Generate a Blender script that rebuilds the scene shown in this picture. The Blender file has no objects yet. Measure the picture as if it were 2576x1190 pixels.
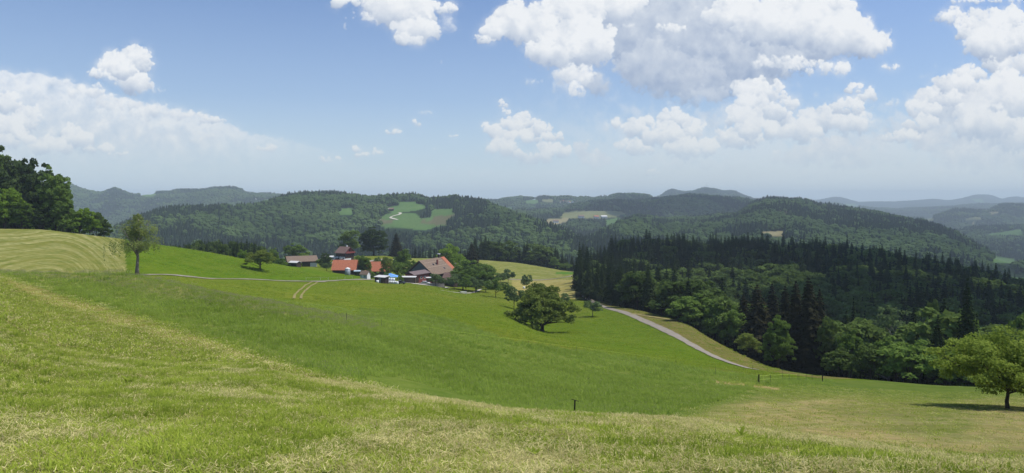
import bpy, math, random
import numpy as np
from mathutils import Vector, Matrix

R = math.radians
random.seed(7)
rng = np.random.default_rng(7)
scene = bpy.context.scene
COL = scene.collection

# ------------------------------------------------------------------ camera, sky, sun, exposure
F = 1786.0          # focal length in units of a 2576-wide picture
CU, HV = 1288.0, 500.0
cam_d = bpy.data.cameras.new('camera')
cam_d.sensor_width = 36.0
cam_d.lens = 36.0 * F / 2576.0
cam_d.shift_y = -(595.0 - HV) / 2576.0
cam_d.clip_start = 0.1
cam_d.clip_end = 40000.0
cam = bpy.data.objects.new('camera', cam_d)
cam.location = (0, 0, 0)
cam.rotation_euler = (R(90), 0, 0)
COL.objects.link(cam)
scene.camera = cam

SUN_EL, SUN_AZ = R(63.0), R(86.0)       # azimuth clockwise from the view direction
SUN_DIR = Vector((math.sin(SUN_AZ) * math.cos(SUN_EL), math.cos(SUN_AZ) * math.cos(SUN_EL), math.sin(SUN_EL)))
sun_d = bpy.data.lights.new('sun', 'SUN')
sun_d.energy = 4.8
sun_d.angle = R(0.53)
sun_d.color = (1.0, 0.955, 0.88)
sun = bpy.data.objects.new('sun', sun_d)
sun.rotation_euler = SUN_DIR.to_track_quat('Z', 'Y').to_euler()
COL.objects.link(sun)

scene.view_settings.view_transform = 'Standard'
scene.view_settings.look = 'None'
scene.view_settings.exposure = 0.0
scene.view_settings.gamma = 1.0
scene.view_settings.use_curve_mapping = False
scene.cycles.max_bounces = 5
scene.cycles.diffuse_bounces = 2
scene.cycles.glossy_bounces = 1
scene.cycles.transmission_bounces = 3
scene.cycles.transparent_max_bounces = 8
scene.cycles.volume_bounces = 0
scene.cycles.use_denoising = True

# ------------------------------------------------------------------ small numpy noise helpers
def _lattice(seed, n=256):
    return np.random.default_rng(seed).random((n, n)).astype(np.float32)

_LAT = [_lattice(100 + i) for i in range(8)]

def vnoise(x, y, seed=0):
    L = _LAT[seed % 8]
    xi = np.floor(x).astype(np.int64); yi = np.floor(y).astype(np.int64)
    fx = x - xi; fy = y - yi
    fx = fx * fx * (3 - 2 * fx); fy = fy * fy * (3 - 2 * fy)
    a = L[xi & 255, yi & 255]; b = L[(xi + 1) & 255, yi & 255]
    c = L[xi & 255, (yi + 1) & 255]; d = L[(xi + 1) & 255, (yi + 1) & 255]
    return (a * (1 - fx) + b * fx) * (1 - fy) + (c * (1 - fx) + d * fx) * fy

def fbm(x, y, octs=4, seed=0):
    s = 0; a = 0.5; t = 0
    for o in range(octs):
        s = s + a * vnoise(x, y, seed + o); t += a
        x = x * 2.03 + 17.3; y = y * 2.03 + 5.1; a *= 0.5
    return s / t

def sstep(a, b, x):
    t = np.clip((x - a) / (b - a), 0, 1)
    return t * t * (3 - 2 * t)

def inpoly(u, v, poly):
    inside = np.zeros(np.shape(u), bool)
    n = len(poly)
    for i in range(n):
        x1, y1 = poly[i]; x2, y2 = poly[(i + 1) % n]
        if y1 == y2: continue
        c = ((y1 > v) != (y2 > v)) & (u < (x2 - x1) * (v - y1) / (y2 - y1) + x1)
        inside ^= c
    return inside

# ------------------------------------------------------------------ materials
def nodes_of(m):
    m.use_nodes = True
    nt = m.node_tree
    nt.nodes.clear()
    return nt

class NT:
    def __init__(s, nt): s.nt = nt
    def __call__(s, typ, ins=None, **props):
        n = s.nt.nodes.new(typ)
        for k, v in props.items(): setattr(n, k, v)
        for k, v in (ins or {}).items():
            sock = n.inputs[k]
            if isinstance(v, bpy.types.NodeSocket): s.nt.links.new(v, sock)
            else: sock.default_value = v
        return n
    def math(s, op, a, b=0.0, clamp=False):
        return s('ShaderNodeMath', {0: a, 1: b}, operation=op, use_clamp=clamp).outputs[0]
    def mix(s, f, a, b, blend='MIX'):
        n = s('ShaderNodeMix', data_type='RGBA', blend_type=blend)
        for i, v in ((0, f), (6, a), (7, b)):
            if isinstance(v, bpy.types.NodeSocket): s.nt.links.new(v, n.inputs[i])
            else: n.inputs[i].default_value = v if i == 0 else (tuple(v) + (1,))[:4]
        return n.outputs[2]
    def ramp(s, f, stops):
        n = s('ShaderNodeValToRGB', {0: f})
        cr = n.color_ramp
        while len(cr.elements) < len(stops): cr.elements.new(0.5)
        for e, (p, c) in zip(cr.elements, stops):
            e.position = p
            e.color = (c, c, c, 1) if isinstance(c, (int, float)) else tuple(c) + (1,)
        return n.outputs[0]
    def noise(s, scale, detail=4, rough=0.55, vec=None, dims='3D'):
        n = s('ShaderNodeTexNoise', {'Scale': scale, 'Detail': detail, 'Roughness': rough}, noise_dimensions=dims)
        if vec is not None: s.nt.links.new(vec, n.inputs['Vector'])
        return n.outputs[0]

def surf_mat(name, col, rough=0.8, var=0.25, scale=2.0, spec=0.2, metallic=0.0, stripe=None):
    """plain weathered surface: a base colour broken up by object-space noise"""
    m = bpy.data.materials.new(name); N = NT(nodes_of(m))
    tc = N('ShaderNodeTexCoord').outputs['Object']
    f = N.noise(scale, 5, 0.65, tc)
    dark = tuple(c * (1 - var) for c in col); light = tuple(min(1, c * (1 + var)) for c in col)
    c = N.ramp(f, [(0.3, dark), (0.7, light)])
    if stripe:
        sx, axis = stripe
        sep = N('ShaderNodeSeparateXYZ', {0: tc}).outputs[axis]
        w = N.math('FRACT', N.math('MULTIPLY', sep, sx))
        e = N.math('LESS_THAN', w, 0.14)
        c = N.mix(N.math('MULTIPLY', e, 0.45), c, tuple(x * 0.35 for x in col))
    b = N('ShaderNodeBsdfPrincipled', {'Base Color': c, 'Roughness': rough, 'Metallic': metallic})
    b.inputs['Specular IOR Level'].default_value = spec
    N('ShaderNodeOutputMaterial', {0: b.outputs[0]})
    return m

def leaf_mat(name, c_dark, c_light, trans=0.25, tcol=None, zone=0.0):
    m = bpy.data.materials.new(name); N = NT(nodes_of(m))
    t = N('ShaderNodeAttribute', attribute_name='tint').outputs['Fac']
    oi = N('ShaderNodeObjectInfo').outputs['Random']
    f = N.math('ADD', N.math('MULTIPLY', t, 0.5), N.math('MULTIPLY', oi, 0.5))
    if zone:
        g = N('ShaderNodeNewGeometry').outputs['Position']
        nz = N.noise(zone, 3, 0.5, g)
        f = N.math('ADD', N.math('MULTIPLY', f, 0.6), N.math('MULTIPLY', N.ramp(nz, [(0.35, 0.0), (0.65, 1.0)]), 0.45))
    c = N.ramp(f, [(0.1, c_dark), (0.9, c_light)])
    d = N('ShaderNodeBsdfDiffuse', {'Color': c, 'Roughness': 0.6})
    tr = N('ShaderNodeBsdfTranslucent', {'Color': N.mix(0.6, c, tcol or tuple(x * 1.4 for x in c_light))})
    mx = N('ShaderNodeMixShader', {0: trans, 1: d.outputs[0], 2: tr.outputs[0]})
    N('ShaderNodeOutputMaterial', {0: mx.outputs[0]})
    return m

# ------------------------------------------------------------------ object helpers
def npmesh(name, V, Fc, tint=None, mat=None, smooth=False, attrs=None):
    V = np.ascontiguousarray(V, np.float32); Fc = np.ascontiguousarray(Fc, np.int32)
    me = bpy.data.meshes.new(name)
    k = Fc.shape[1]
    me.vertices.add(len(V)); me.vertices.foreach_set('co', V.ravel())
    me.loops.add(Fc.size); me.loops.foreach_set('vertex_index', Fc.ravel())
    me.polygons.add(len(Fc)); me.polygons.foreach_set('loop_start', np.arange(0, Fc.size, k, dtype=np.int32))
    me.polygons.foreach_set('use_smooth', np.full(len(Fc), smooth, bool))
    me.update(calc_edges=True)
    if tint is not None:
        a = me.attributes.new('tint', 'FLOAT', 'FACE'); a.data.foreach_set('value', np.ascontiguousarray(tint, np.float32))
    for nm, (typ, dom, arr) in (attrs or {}).items():
        a = me.attributes.new(nm, typ, dom)
        a.data.foreach_set('vector' if typ == 'FLOAT_VECTOR' else ('color' if 'COLOR' in typ else 'value'), np.ascontiguousarray(arr).ravel())
    if mat: me.materials.append(mat)
    return me

def link(name, me, parent=None, loc=None, rz=0.0):
    o = bpy.data.objects.new(name, me)
    COL.objects.link(o)
    if parent is not None: o.parent = parent
    if loc is not None: o.location = loc
    if rz: o.rotation_euler = (0, 0, rz)
    return o

def tag(o, label=None, cat=None, group=None, kind=None):
    if label: o['label'] = label
    if cat: o['category'] = cat
    if group: o['group'] = group
    if kind: o['kind'] = kind
    return o

def empty(name, loc, rz=0.0, label=None, cat=None, group=None):
    o = bpy.data.objects.new(name, None); COL.objects.link(o)
    o.empty_display_size = 0.5
    o.location = loc; o.rotation_euler = (0, 0, rz)
    return tag(o, label, cat, group)

class MB:
    """collects boxes, polygons and tubes into one mesh"""
    def __init__(s): s.v = []; s.f = []
    def poly(s, pts):
        b = len(s.v); s.v += [tuple(p) for p in pts]; s.f.append(tuple(range(b, b + len(pts)))); return s
    def box(s, x0, x1, y0, y1, z0, z1):
        b = len(s.v)
        s.v += [(x0, y0, z0), (x1, y0, z0), (x1, y1, z0), (x0, y1, z0), (x0, y0, z1), (x1, y0, z1), (x1, y1, z1), (x0, y1, z1)]
        s.f += [tuple(b + i for i in q) for q in ((0, 3, 2, 1), (4, 5, 6, 7), (0, 1, 5, 4), (1, 2, 6, 5), (2, 3, 7, 6), (3, 0, 4, 7))]
        return s
    def prism(s, prof, axis, a, b):
        """extrude a closed 2-D profile along x ('x': profile is (y,z)) or y ('y': profile is (x,z)) or z"""
        n = len(prof); o = len(s.v)
        def P(p, t): return {'x': (t, p[0], p[1]), 'y': (p[0], t, p[1]), 'z': (p[0], p[1], t)}[axis]
        s.v += [P(p, a) for p in prof] + [P(p, b) for p in prof]
        s.f.append(tuple(o + i for i in range(n))[::-1]); s.f.append(tuple(o + n + i for i in range(n)))
        for i in range(n):
            j = (i + 1) % n
            s.f.append((o + i, o + j, o + n + j, o + n + i))
        return s
    def tube(s, pts, rad, n=6, cap=True):
        pts = [Vector(p) for p in pts]; o = len(s.v)
        rad = rad if isinstance(rad, (list, tuple)) else [rad] * len(pts)
        for i, p in enumerate(pts):
            d = (pts[min(i + 1, len(pts) - 1)] - pts[max(i - 1, 0)])
            d = d.normalized() if d.length > 1e-6 else Vector((0, 0, 1))
            a = d.cross(Vector((0.13, 1, 0.07))).normalized(); b = d.cross(a)
            for k in range(n):
                t = 2 * math.pi * k / n
                s.v.append(tuple(p + (a * math.cos(t) + b * math.sin(t)) * rad[i]))
        for i in range(len(pts) - 1):
            for k in range(n):
                j = (k + 1) % n
                s.f.append((o + i * n + k, o + i * n + j, o + (i + 1) * n + j, o + (i + 1) * n + k))
        if cap:
            s.f.append(tuple(o + k for k in range(n))[::-1]); s.f.append(tuple(o + (len(pts) - 1) * n + k for k in range(n)))
        return s
    def lathe(s, prof, cx=0, cy=0, n=14):
        o = len(s.v)
        for r, z in prof:
            for k in range(n):
                t = 2 * math.pi * k / n
                s.v.append((cx + r * math.cos(t), cy + r * math.sin(t), z))
        for i in range(len(prof) - 1):
            for k in range(n):
                j = (k + 1) % n
                s.f.append((o + i * n + k, o + i * n + j, o + (i + 1) * n + j, o + (i + 1) * n + k))
        s.f.append(tuple(o + k for k in range(n))[::-1]); s.f.append(tuple(o + (len(prof) - 1) * n + k for k in range(n)))
        return s
    def mesh(s, name, mat, smooth=False):
        me = bpy.data.meshes.new(name); me.from_pydata(s.v, [], s.f); me.update()
        if smooth: me.polygons.foreach_set('use_smooth', [True] * len(me.polygons))
        me.materials.append(mat); return me
    def build(s, name, mat, parent=None, smooth=False, loc=None):
        return link(name, s.mesh(name, mat, smooth), parent, loc)

# ------------------------------------------------------------------ the lie of the land
# Each line of the land (a foot of slope, a crest, a valley floor) is a list of bearings u, distances Y and slopes v.
LINES = [
 [(0, 2.2, 1799)],
 [(0, 4.2, 1180)],
 [(-400,110,640),(0,70,691),(200,50,755),(400,37,815),(600,28,880),(800,22,948),(1000,17,990),(1280,14,1031),(1450,13,1044),(1700,12.5,1059),(1900,12,1084),(2100,11.5,1110),(2576,10.5,1163),(2976,10,1200)],
 [(-400,118,638),(0,74,689.5),(200,55,735),(400,43,783),(600,34,860),(800,27,933),(1000,22,985),(1280,20,1043),(1450,19,1058),(1700,18,1075),(1900,17,1100),(2100,16,1125),(2576,15,1178),(2976,15,1215)],
 [(-400,125,637),(0,79,688),(200,63,710),(330,52,735),(520,43,785),(870,38,878),(1000,36,920),(1280,30,1028),(1450,30,1041),(1700,29,1056),(1900,27,1082),(2100,25,1108),(2576,22,1160),(2976,21,1198)],
 [(-400,130,636),(0,85,686),(100,80,686),(230,72,689),(330,62,697),(430,57,715),(520,54,737),(700,54,774),(870,58,808),(1000,65,828),(1280,80,862),(1450,85,885),(1700,85,918),(1900,80,950),(2100,60,1000),(2300,48,1030),(2576,45,1046),(2976,45,1070)],
 [(-400,140,640),(0,110,694),(230,100,699),(330,90,708),(430,82,725),(520,78,745),(700,75,780),(870,80,803),(1000,90,807),(1280,120,835),(1370,125,855),(1450,130,865),(1700,130,893),(1890,118,935),(2060,100,960),(2350,85,990),(2576,80,995),(2976,80,1010)],
 [(-400,165,640),(0,150,691),(230,170,691),(345,182,691),(520,130,728),(655,130,747),(780,140,758),(900,150,766),(1000,155,768),(1160,175,780),(1280,185,800),(1370,200,835),(1450,205,826),(1510,210,824),(1700,180,853),(1800,158,895),(1890,142,926),(2060,122,944),(2350,110,967),(2576,105,975),(2976,105,985)],
 [(-400,220,575),(0,200,628),(230,205,655),(345,215,652),(430,215,672),(520,215,697),(655,228,702),(780,250,707),(900,290,703),(960,320,708),(1000,318,711),(1060,315,717),(1104,310,723),(1160,300,738),(1280,270,760),(1370,300,776),(1450,320,757),(1510,305,764),(1600,275,778),(1720,225,808),(1800,197,858),(1860,184,889),(1930,174,921),(2000,167,940),(2060,155,953),(2350,135,985),(2576,130,995),(2976,130,1010)],
 [(-400,260,545),(0,245,575),(100,250,577),(200,255,589),(310,260,602),(390,265,615),(520,275,634),(600,283,650),(720,298,668),(840,318,694),(900,335,695),(960,375,701),(1040,390,703),(1160,380,715),(1280,400,716),(1370,470,704),(1450,460,694),(1510,420,735),(1600,350,790),(1720,300,845),(1860,260,898),(2000,240,931),(2060,230,950),(2350,190,1010),(2576,190,1035),(2976,190,1050)],
 [(-400,330,600),(0,340,660),(310,350,690),(520,370,700),(650,390,690),(740,410,670),(860,420,669),(1000,450,672),(1130,480,672),(1210,480,676),(1280,480,690),(1370,510,690),(1450,500,689),(1510,490,705),(1600,450,735),(1720,400,759),(1860,380,773),(2060,350,796),(2350,330,820),(2576,330,850),(2976,330,860)],
 [(-400,420,640),(0,450,700),(310,450,700),(520,470,690),(650,480,680),(740,490,660),(800,500,652),(876,520,645),(960,540,642),(1040,560,650),(1130,560,650),(1230,560,655),(1300,550,661),(1370,555,672),(1420,560,681),(1450,545,684),(1530,540,668),(1640,570,652),(1760,600,657),(1900,620,654),(2050,620,661),(2200,600,682),(2300,560,706),(2400,540,720),(2576,480,772),(2976,450,800)],
 [(0, 690, 775)],
 [(-400,1000,720),(300,1000,705),(1500,1000,685),(1900,1000,665),(2300,1000,690),(2576,1000,730)],
 [(-400,1500,640),(200,1500,615),(300,1500,580),(385,1500,548),(450,1550,539),(590,1650,529),(650,1750,522),(690,1800,510),(720,1850,500),(770,1900,497),(820,1900,499),(870,1900,498),(945,1950,506),(990,1950,497),(1040,1950,496),(1085,1900,508),(1100,1880,507),(1145,1850,500),(1170,1800,508),(1210,1700,518),(1260,1600,537),(1310,1500,550),(1400,1350,590),(1470,1250,620),(1550,1700,575),(1600,1900,548),(1650,2000,556),(1750,2000,560),(1850,2100,546),(1900,2200,515),(1930,2200,506),(1970,2200,506),(1990,2200,510),(2010,2200,508),(2060,2150,524),(2090,2150,527),(2170,2050,537),(2200,2000,544),(2260,1950,554),(2330,1850,570),(2400,1700,595),(2440,1600,617),(2490,1500,645),(2576,1400,675),(2976,1300,720)],
 'dip',
 [(-400,2600,600),(200,2600,585),(385,2600,560),(700,2700,530),(1150,2700,530),(1250,2800,536),(1330,2800,540),(1400,2800,533),(1420,2900,530),(1455,3000,518),(1500,3000,508),(1540,3000,507),(1600,3000,514),(1640,3000,507),(1680,3000,499),(1720,3000,495),(1760,3000,495),(1830,3000,502),(1880,3000,505),(1930,3000,514),(2100,3000,545),(2300,3000,580),(2400,3000,588),(2450,3000,576),(2576,3000,570),(2976,3000,565)],
 'dip',
 [(-400,4000,470),(170,4000,470),(200,4000,476),(235,4000,486),(250,4000,490),(275,4000,483),(292,4000,479),(310,4000,485),(340,4000,492),(385,4000,486),(420,4000,488),(470,4000,483),(500,4000,480),(530,4000,477),(590,4000,478),(620,4000,488),(700,4000,492),(800,4000,495),(860,4000,498),(940,4000,505),(1100,4000,510),(1200,4000,507),(1260,4000,504),(1300,4000,502),(1340,4000,499),(1370,4000,498),(1400,4000,500),(1430,4000,499),(1460,4000,499),(1490,4000,506),(1530,4000,501),(1545,4000,492),(1580,4000,489),(1625,4000,491),(1640,4000,499),(1700,4000,505),(1900,4000,514),(2100,4000,545),(2250,4000,550),(2335,4000,557),(2370,4000,541),(2404,4000,531),(2440,4000,532),(2487,4000,533),(2514,4000,521),(2576,4000,519),(2976,4000,515)],
 'dip',
 [(-400,6500,490),(1500,6500,511),(1640,6500,504),(1658,6500,497),(1675,6500,487),(1690,6500,480),(1710,6500,484),(1725,6500,486),(1745,6500,483),(1768,6500,474),(1800,6500,476),(1815,6500,481),(1845,6500,482.5),(1870,6500,493),(1895,6500,502),(1930,6500,506),(2100,6500,516),(2250,6500,530),(2400,6500,520),(2576,6500,514)],
 'dip',
 [(-400,10500,506),(1600,10500,506),(1880,10500,505),(2020,10500,505),(2060,10500,502),(2098,10500,495),(2120,10500,497),(2150,10500,506),(2165,10500,509),(2190,10500,507),(2250,10500,508),(2300,10500,504),(2350,10500,500),(2385,10500,504),(2420,10500,498),(2450,10500,489),(2480,10500,489),(2500,10500,492),(2520,10500,500),(2540,10500,496),(2560,10500,494),(2576,10500,497),(2976,10500,500)],
 [(0, 12500, 507)],
]
UG = np.arange(-600, 3180, 3.0)
LY = np.linspace(math.log(2.2), math.log(12500.0), 1900)

def _knots():
    Ys, Vs = [], []
    for L in LINES:
        if L == 'dip':
            Ys.append(Ys[-1] * 1.10); Vs.append(Vs[-1] + 14.0 + 9.0 * (Ys[-1] < 2600))
            continue
        a = np.array(L, float)
        Ys.append(np.interp(UG, a[:, 0], a[:, 1])); Vs.append(np.interp(UG, a[:, 0], a[:, 2]))
    Ys = np.array(Ys); Vs = np.array(Vs)
    for k in range(1, len(Ys)): Ys[k] = np.maximum(Ys[k], Ys[k - 1] * 1.03)
    return np.log(Ys), Vs

def _pchip(x, y, xi):
    h = np.diff(x); d = np.diff(y) / h
    m = np.zeros_like(y)
    w1 = 2 * h[1:] + h[:-1]; w2 = h[1:] + 2 * h[:-1]
    ok = d[1:] * d[:-1] > 0
    with np.errstate(divide='ignore', invalid='ignore'):
        hm = (w1 + w2) / (w1 / d[:-1] + w2 / d[1:])
    m[1:-1] = np.where(ok, hm, 0); m[0] = d[0]; m[-1] = d[-1]
    k = np.clip(np.searchsorted(x, xi) - 1, 0, len(h) - 1)
    t = (xi - x[k]) / h[k]
    t2 = t * t; t3 = t2 * t
    return (2*t3-3*t2+1)*y[k] + (t3-2*t2+t)*h[k]*m[k] + (-2*t3+3*t2)*y[k+1] + (t3-t2)*h[k]*m[k+1]

_kl, _kv = _knots()
VT = np.empty((len(UG), len(LY)))
for _i in range(len(UG)): VT[_i] = _pchip(_kl[:, _i], _kv[:, _i], LY)

def _blur(A, n):
    P = np.pad(A, ((n, n), (0, 0)), mode='edge'); c = np.cumsum(np.vstack([np.zeros((1, A.shape[1])), P]), 0)
    return (c[2 * n + 1:] - c[:-2 * n - 1]) / (2 * n + 1)
_near = _blur(_blur(VT, 6), 6); _far = _blur(VT, 1)
_w = sstep(math.log(550), math.log(900), LY)[None, :]
VT = _near * (1 - _w) + _far * _w

def Vuy(u, Y):
    a = np.clip((u - UG[0]) / 3.0, 0, len(UG) - 1.001); b = np.clip((np.log(np.maximum(Y, 2.2)) - LY[0]) / (LY[1] - LY[0]), 0, len(LY) - 1.001)
    i = a.astype(int); j = b.astype(int); fa = a - i; fb = b - j
    return (VT[i, j] * (1 - fa) + VT[i + 1, j] * fa) * (1 - fb) + (VT[i, j + 1] * (1 - fa) + VT[i + 1, j + 1] * fa) * fb

def H(X, Y):
    """ground height at world X, Y"""
    X = np.asarray(X, float); Y = np.asarray(Y, float)
    Yc = np.maximum(Y, 2.2)
    u = CU + F * X / Yc
    uc = np.clip(u, -590, 3170)
    z = -(Vuy(uc, Yc) - HV) / F * Yc
    # gentle swells near, gullied relief on the far hills
    z = z + (fbm(X / 2.3, Y / 2.3, 2, 3) - 0.5) * 0.10 * sstep(2, 6, Yc)
    z = z + (fbm(X / 17, Y / 17, 3, 1) - 0.5) * 0.5 * sstep(18, 60, Yc) * (1 - 0.0 * Yc)
    w = sstep(700, 1300, Yc)
    z = z + w * ((np.abs(fbm(X / 230, Y / 300, 4, 2) - 0.5) * 2 - 0.25) * 34.0 * (0.45 + 0.55 * sstep(1200, 3000, Yc)) * (1 - 0.35 * sstep(5000, 9000, Yc)))
    return z

def Hs(x, y): return float(H(np.array([x]), np.array([y]))[0])

_RY = np.exp(np.linspace(math.log(2.5), math.log(12000), 4000))
def ray(u, v, ymin=2.5):
    """first visible ground point on the bearing u, slope v beyond ymin -> (x, y, z)"""
    X = (u - CU) / F * _RY
    vv = HV - F * H(X, _RY) / _RY
    k = np.where((_RY >= ymin) & (vv <= v))[0]
    i = k[0] if len(k) else len(_RY) - 1
    y = float(_RY[i]); x = float((u - CU) / F * y)
    return x, y, Hs(x, y)
def at(u, Y): 
    x = (u - CU) / F * Y
    return x, float(Y), Hs(x, Y)
# ------------------------------------------------------------------ the sky: Nishita with computed cumulus clouds far beyond the hills
def fftnoise(nu, nv, beta, lo, seed):
    """isotropic cloudy noise, about -1..1; lo = largest feature in cells"""
    g = np.random.default_rng(seed); W = np.fft.rfft2(g.normal(size=(nu, nv)))
    k = np.hypot(np.fft.fftfreq(nu)[:, None], np.fft.rfftfreq(nv)[None, :])
    f = 1.0 / np.maximum(k, 1.0 / lo) ** beta; f[k < 0.4 / lo] = 0
    a = np.fft.irfft2(W * f, s=(nu, nv)); a -= a.mean(); return (a / a.std() * 0.5).astype(np.float32)

SK_U0, SK_U1, SK_V0, SK_V1, SK_ST = -160.0, 2736.0, -90.0, 506.0, 1.3
# clouds: (bearing, height v, half width, half height, distance layer 0..1, thickness, softness, flat base)
CLOUDS = [
 # left high cumulus
 (330,150,46,36,.35,.22,1),(290,172,52,34,.35,.2,1),(362,156,30,38,.35,.2,1),(256,188,44,18,.35,.15,.8),(318,202,70,40,.36,.2,.9),(348,218,44,26,.37,.15,.7),(398,229,24,9,.35,.1,.45),
 # left bank (anvil)
 (150,205,60,12,.5,.3,.5),(215,232,70,22,.5,.3,.62),(290,262,80,24,.5,.3,.62),(380,284,90,20,.5,.3,.6),(470,292,60,14,.5,.3,.6),(110,243,28,8,.4,.3,.5),
 (24,262,50,30,.4,.2,1),(66,310,54,34,.4,.2,1),(20,330,54,40,.4,.2,1),(30,355,60,26,.35,.2,1),(172,330,24,26,.4,.2,1),(200,352,56,34,.4,.2,1),(130,370,70,26,.4,.2,1),(250,376,50,16,.4,.15,.9),(300,388,36,7,.4,.1,.8),
 (534,302,50,14,.3,.15,.8),(512,355,42,15,.3,.12,.5),(534,344,22,14,.3,.12,.5),(676,374,36,14,.3,.12,.7),
 # top centre
 (880,4,60,20,.35,.2,1),(960,12,60,40,.35,.22,1),(1020,25,85,62,.35,.25,1),(1050,75,62,42,.35,.25,1),(1030,95,46,30,.35,.2,.9),(1120,22,40,20,.35,.15,.8),(868,62,11,26,.35,.08,.45),(888,40,8,20,.35,.08,.45),
 # centre right
 (1215,96,34,22,.4,.15,.9),(1290,50,52,46,.35,.22,1),(1250,78,60,32,.35,.2,1),(1350,75,72,62,.35,.25,1),(1440,30,90,56,.35,.28,1),(1400,130,84,54,.35,.25,1),(1470,110,84,74,.35,.28,1),(1450,185,54,46,.4,.22,.75),(1448,228,30,26,.4,.2,.6),(1540,20,90,50,.4,.28,.9),
 # the big grey one
 (1560,60,90,90,.62,.35,.9),(1700,80,140,90,.62,.35,1),(1840,190,120,70,.62,.35,.9),(1980,130,120,60,.62,.35,.9),(1760,240,80,30,.6,.3,.8),(1610,90,110,100,.6,.35,.9),(1660,170,110,80,.6,.4,1),(1730,200,110,60,.6,.4,1),(1760,110,130,90,.6,.4,1),(1880,150,150,70,.6,.35,.95),(1640,20,110,60,.6,.3,.8),(1780,30,90,50,.6,.3,.8),
 (1850,44,84,50,.3,.25,1.05),(1930,62,92,62,.3,.25,1.05),(2030,70,100,66,.3,.25,1.05),(2110,90,92,62,.3,.25,1.05),(2180,112,66,40,.3,.22,1),(2215,110,30,20,.3,.15,.8),(2080,20,84,40,.35,.25,.9),(2060,172,130,22,.4,.15,.75),(1960,160,90,26,.45,.15,.6),(2240,170,26,11,.4,.1,.6),
 (1690,72,50,18,.25,.12,.7),(1900,232,70,40,.5,.2,.8),(1958,236,20,44,.35,.15,1),(1950,280,34,36,.4,.15,1),
 # middle cumuli
 (1264,262,13,16,.5,.1,.9),(1272,284,13,16,.5,.1,.8),(1240,332,38,24,.5,.15,1),(1285,318,40,26,.5,.18,1),(1320,306,32,24,.5,.18,1),(1352,326,36,24,.5,.18,1),(1310,345,84,22,.5,.18,1),(1390,345,34,16,.5,.15,.9),(1262,372,40,26,.5,.15,.9),(1340,388,60,28,.5,.18,.95),(1400,380,34,24,.5,.15,.9),(1462,382,34,22,.55,.15,.95),(1500,402,50,24,.55,.15,.85),(1320,404,110,18,.6,.15,.45),
 (1546,310,20,14,.5,.1,.8),(1600,326,36,28,.5,.18,1),(1622,308,26,20,.5,.18,1),(1690,300,40,30,.45,.2,1),(1668,340,76,36,.45,.2,1),(1740,330,40,30,.45,.18,1),(1600,372,56,24,.5,.15,.9),(1720,376,66,30,.45,.2,1),(1770,372,40,26,.45,.15,.9),(1700,410,110,30,.6,.15,.5),(1640,436,22,10,.5,.1,.8),
 (1860,300,50,30,.45,.2,1),(1900,326,76,34,.45,.2,1),(1940,296,50,36,.45,.2,1),(2000,330,90,36,.5,.2,.9),(1870,350,60,26,.5,.2,.8),(2086,300,44,34,.5,.18,1),(2150,226,30,18,.4,.15,1),(2180,240,28,22,.4,.15,.95),(2130,270,44,26,.45,.15,.9),(2140,310,60,36,.5,.2,.8),(2000,400,90,30,.55,.2,.75),(2090,380,90,36,.55,.2,.8),(2140,410,60,24,.55,.2,.75),(2180,350,60,30,.55,.18,.55),
 # right bank
 (2390,42,44,26,.4,.15,.8),(2440,3,80,10,.4,.1,.6),(2540,2,70,9,.4,.1,.6),
 (2430,82,44,34,.35,.2,1),(2478,66,60,44,.35,.2,1),(2536,52,46,40,.35,.2,1),(2500,110,84,50,.35,.25,1),(2560,100,60,60,.35,.25,1),(2540,160,74,46,.4,.25,.9),
 (2440,186,44,26,.4,.2,1),(2400,214,60,34,.4,.2,1),(2360,246,60,34,.4,.2,1),(2318,276,50,28,.4,.2,1),(2310,310,70,30,.5,.2,.8),(2420,270,110,60,.6,.35,.9),(2520,250,90,60,.35,.25,1),(2470,310,90,50,.35,.25,.9),(2560,330,84,60,.4,.25,.9),(2400,350,150,50,.65,.35,.75),(2260,346,70,18,.5,.15,.8),(2480,400,170,50,.7,.35,.6),(2200,390,90,40,.6,.2,.4),(2560,440,90,30,.7,.3,.45),(2360,430,90,26,.7,.25,.4),
 (1545,318,34,20,.5,.1,.5),(1790,310,50,34,.6,.1,.55),(1830,345,50,26,.5,.1,.8),(1830,415,90,24,.6,.1,.5),(2060,440,80,18,.6,.1,.45),(2230,318,60,30,.6,.1,.5),(1420,215,40,26,.5,.1,.5),(1500,215,50,40,.62,.1,.6),(1340,205,30,12,.5,.1,.4),(1890,262,60,34,.5,.1,.9),(1985,262,26,30,.45,.1,.8),(2040,300,46,26,.5,.1,.7),(2250,260,30,14,.5,.1,.5),(2290,345,50,20,.5,.1,.7),(1600,420,60,14,.6,.1,.4),(1120,60,34,30,.4,.1,.5),(935,40,40,26,.45,.1,.6),
 # small ones
 (990,332,36,8,.5,.08,.75),(1050,308,13,14,.5,.08,.7),(1068,284,24,8,.5,.08,.55),(1140,341,15,6,.5,.08,.6),(898,376,15,13,.5,.1,.8),(912,390,22,11,.5,.1,.8),(946,384,16,13,.5,.1,.7),(826,402,40,12,.5,.1,.7),(870,408,60,14,.6,.1,.35),(1010,436,50,10,.6,.1,.4),(1212,438,52,12,.6,.1,.5),(1094,373,13,6,.5,.08,.4),(1110,156,6,5,.4,.06,.4),(1350,436,90,12,.6,.1,.4),(1480,352,12,6,.5,.06,.4),(2420,436,36,16,.5,.1,.5),(1580,66,20,10,.3,.1,.5),
]
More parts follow.
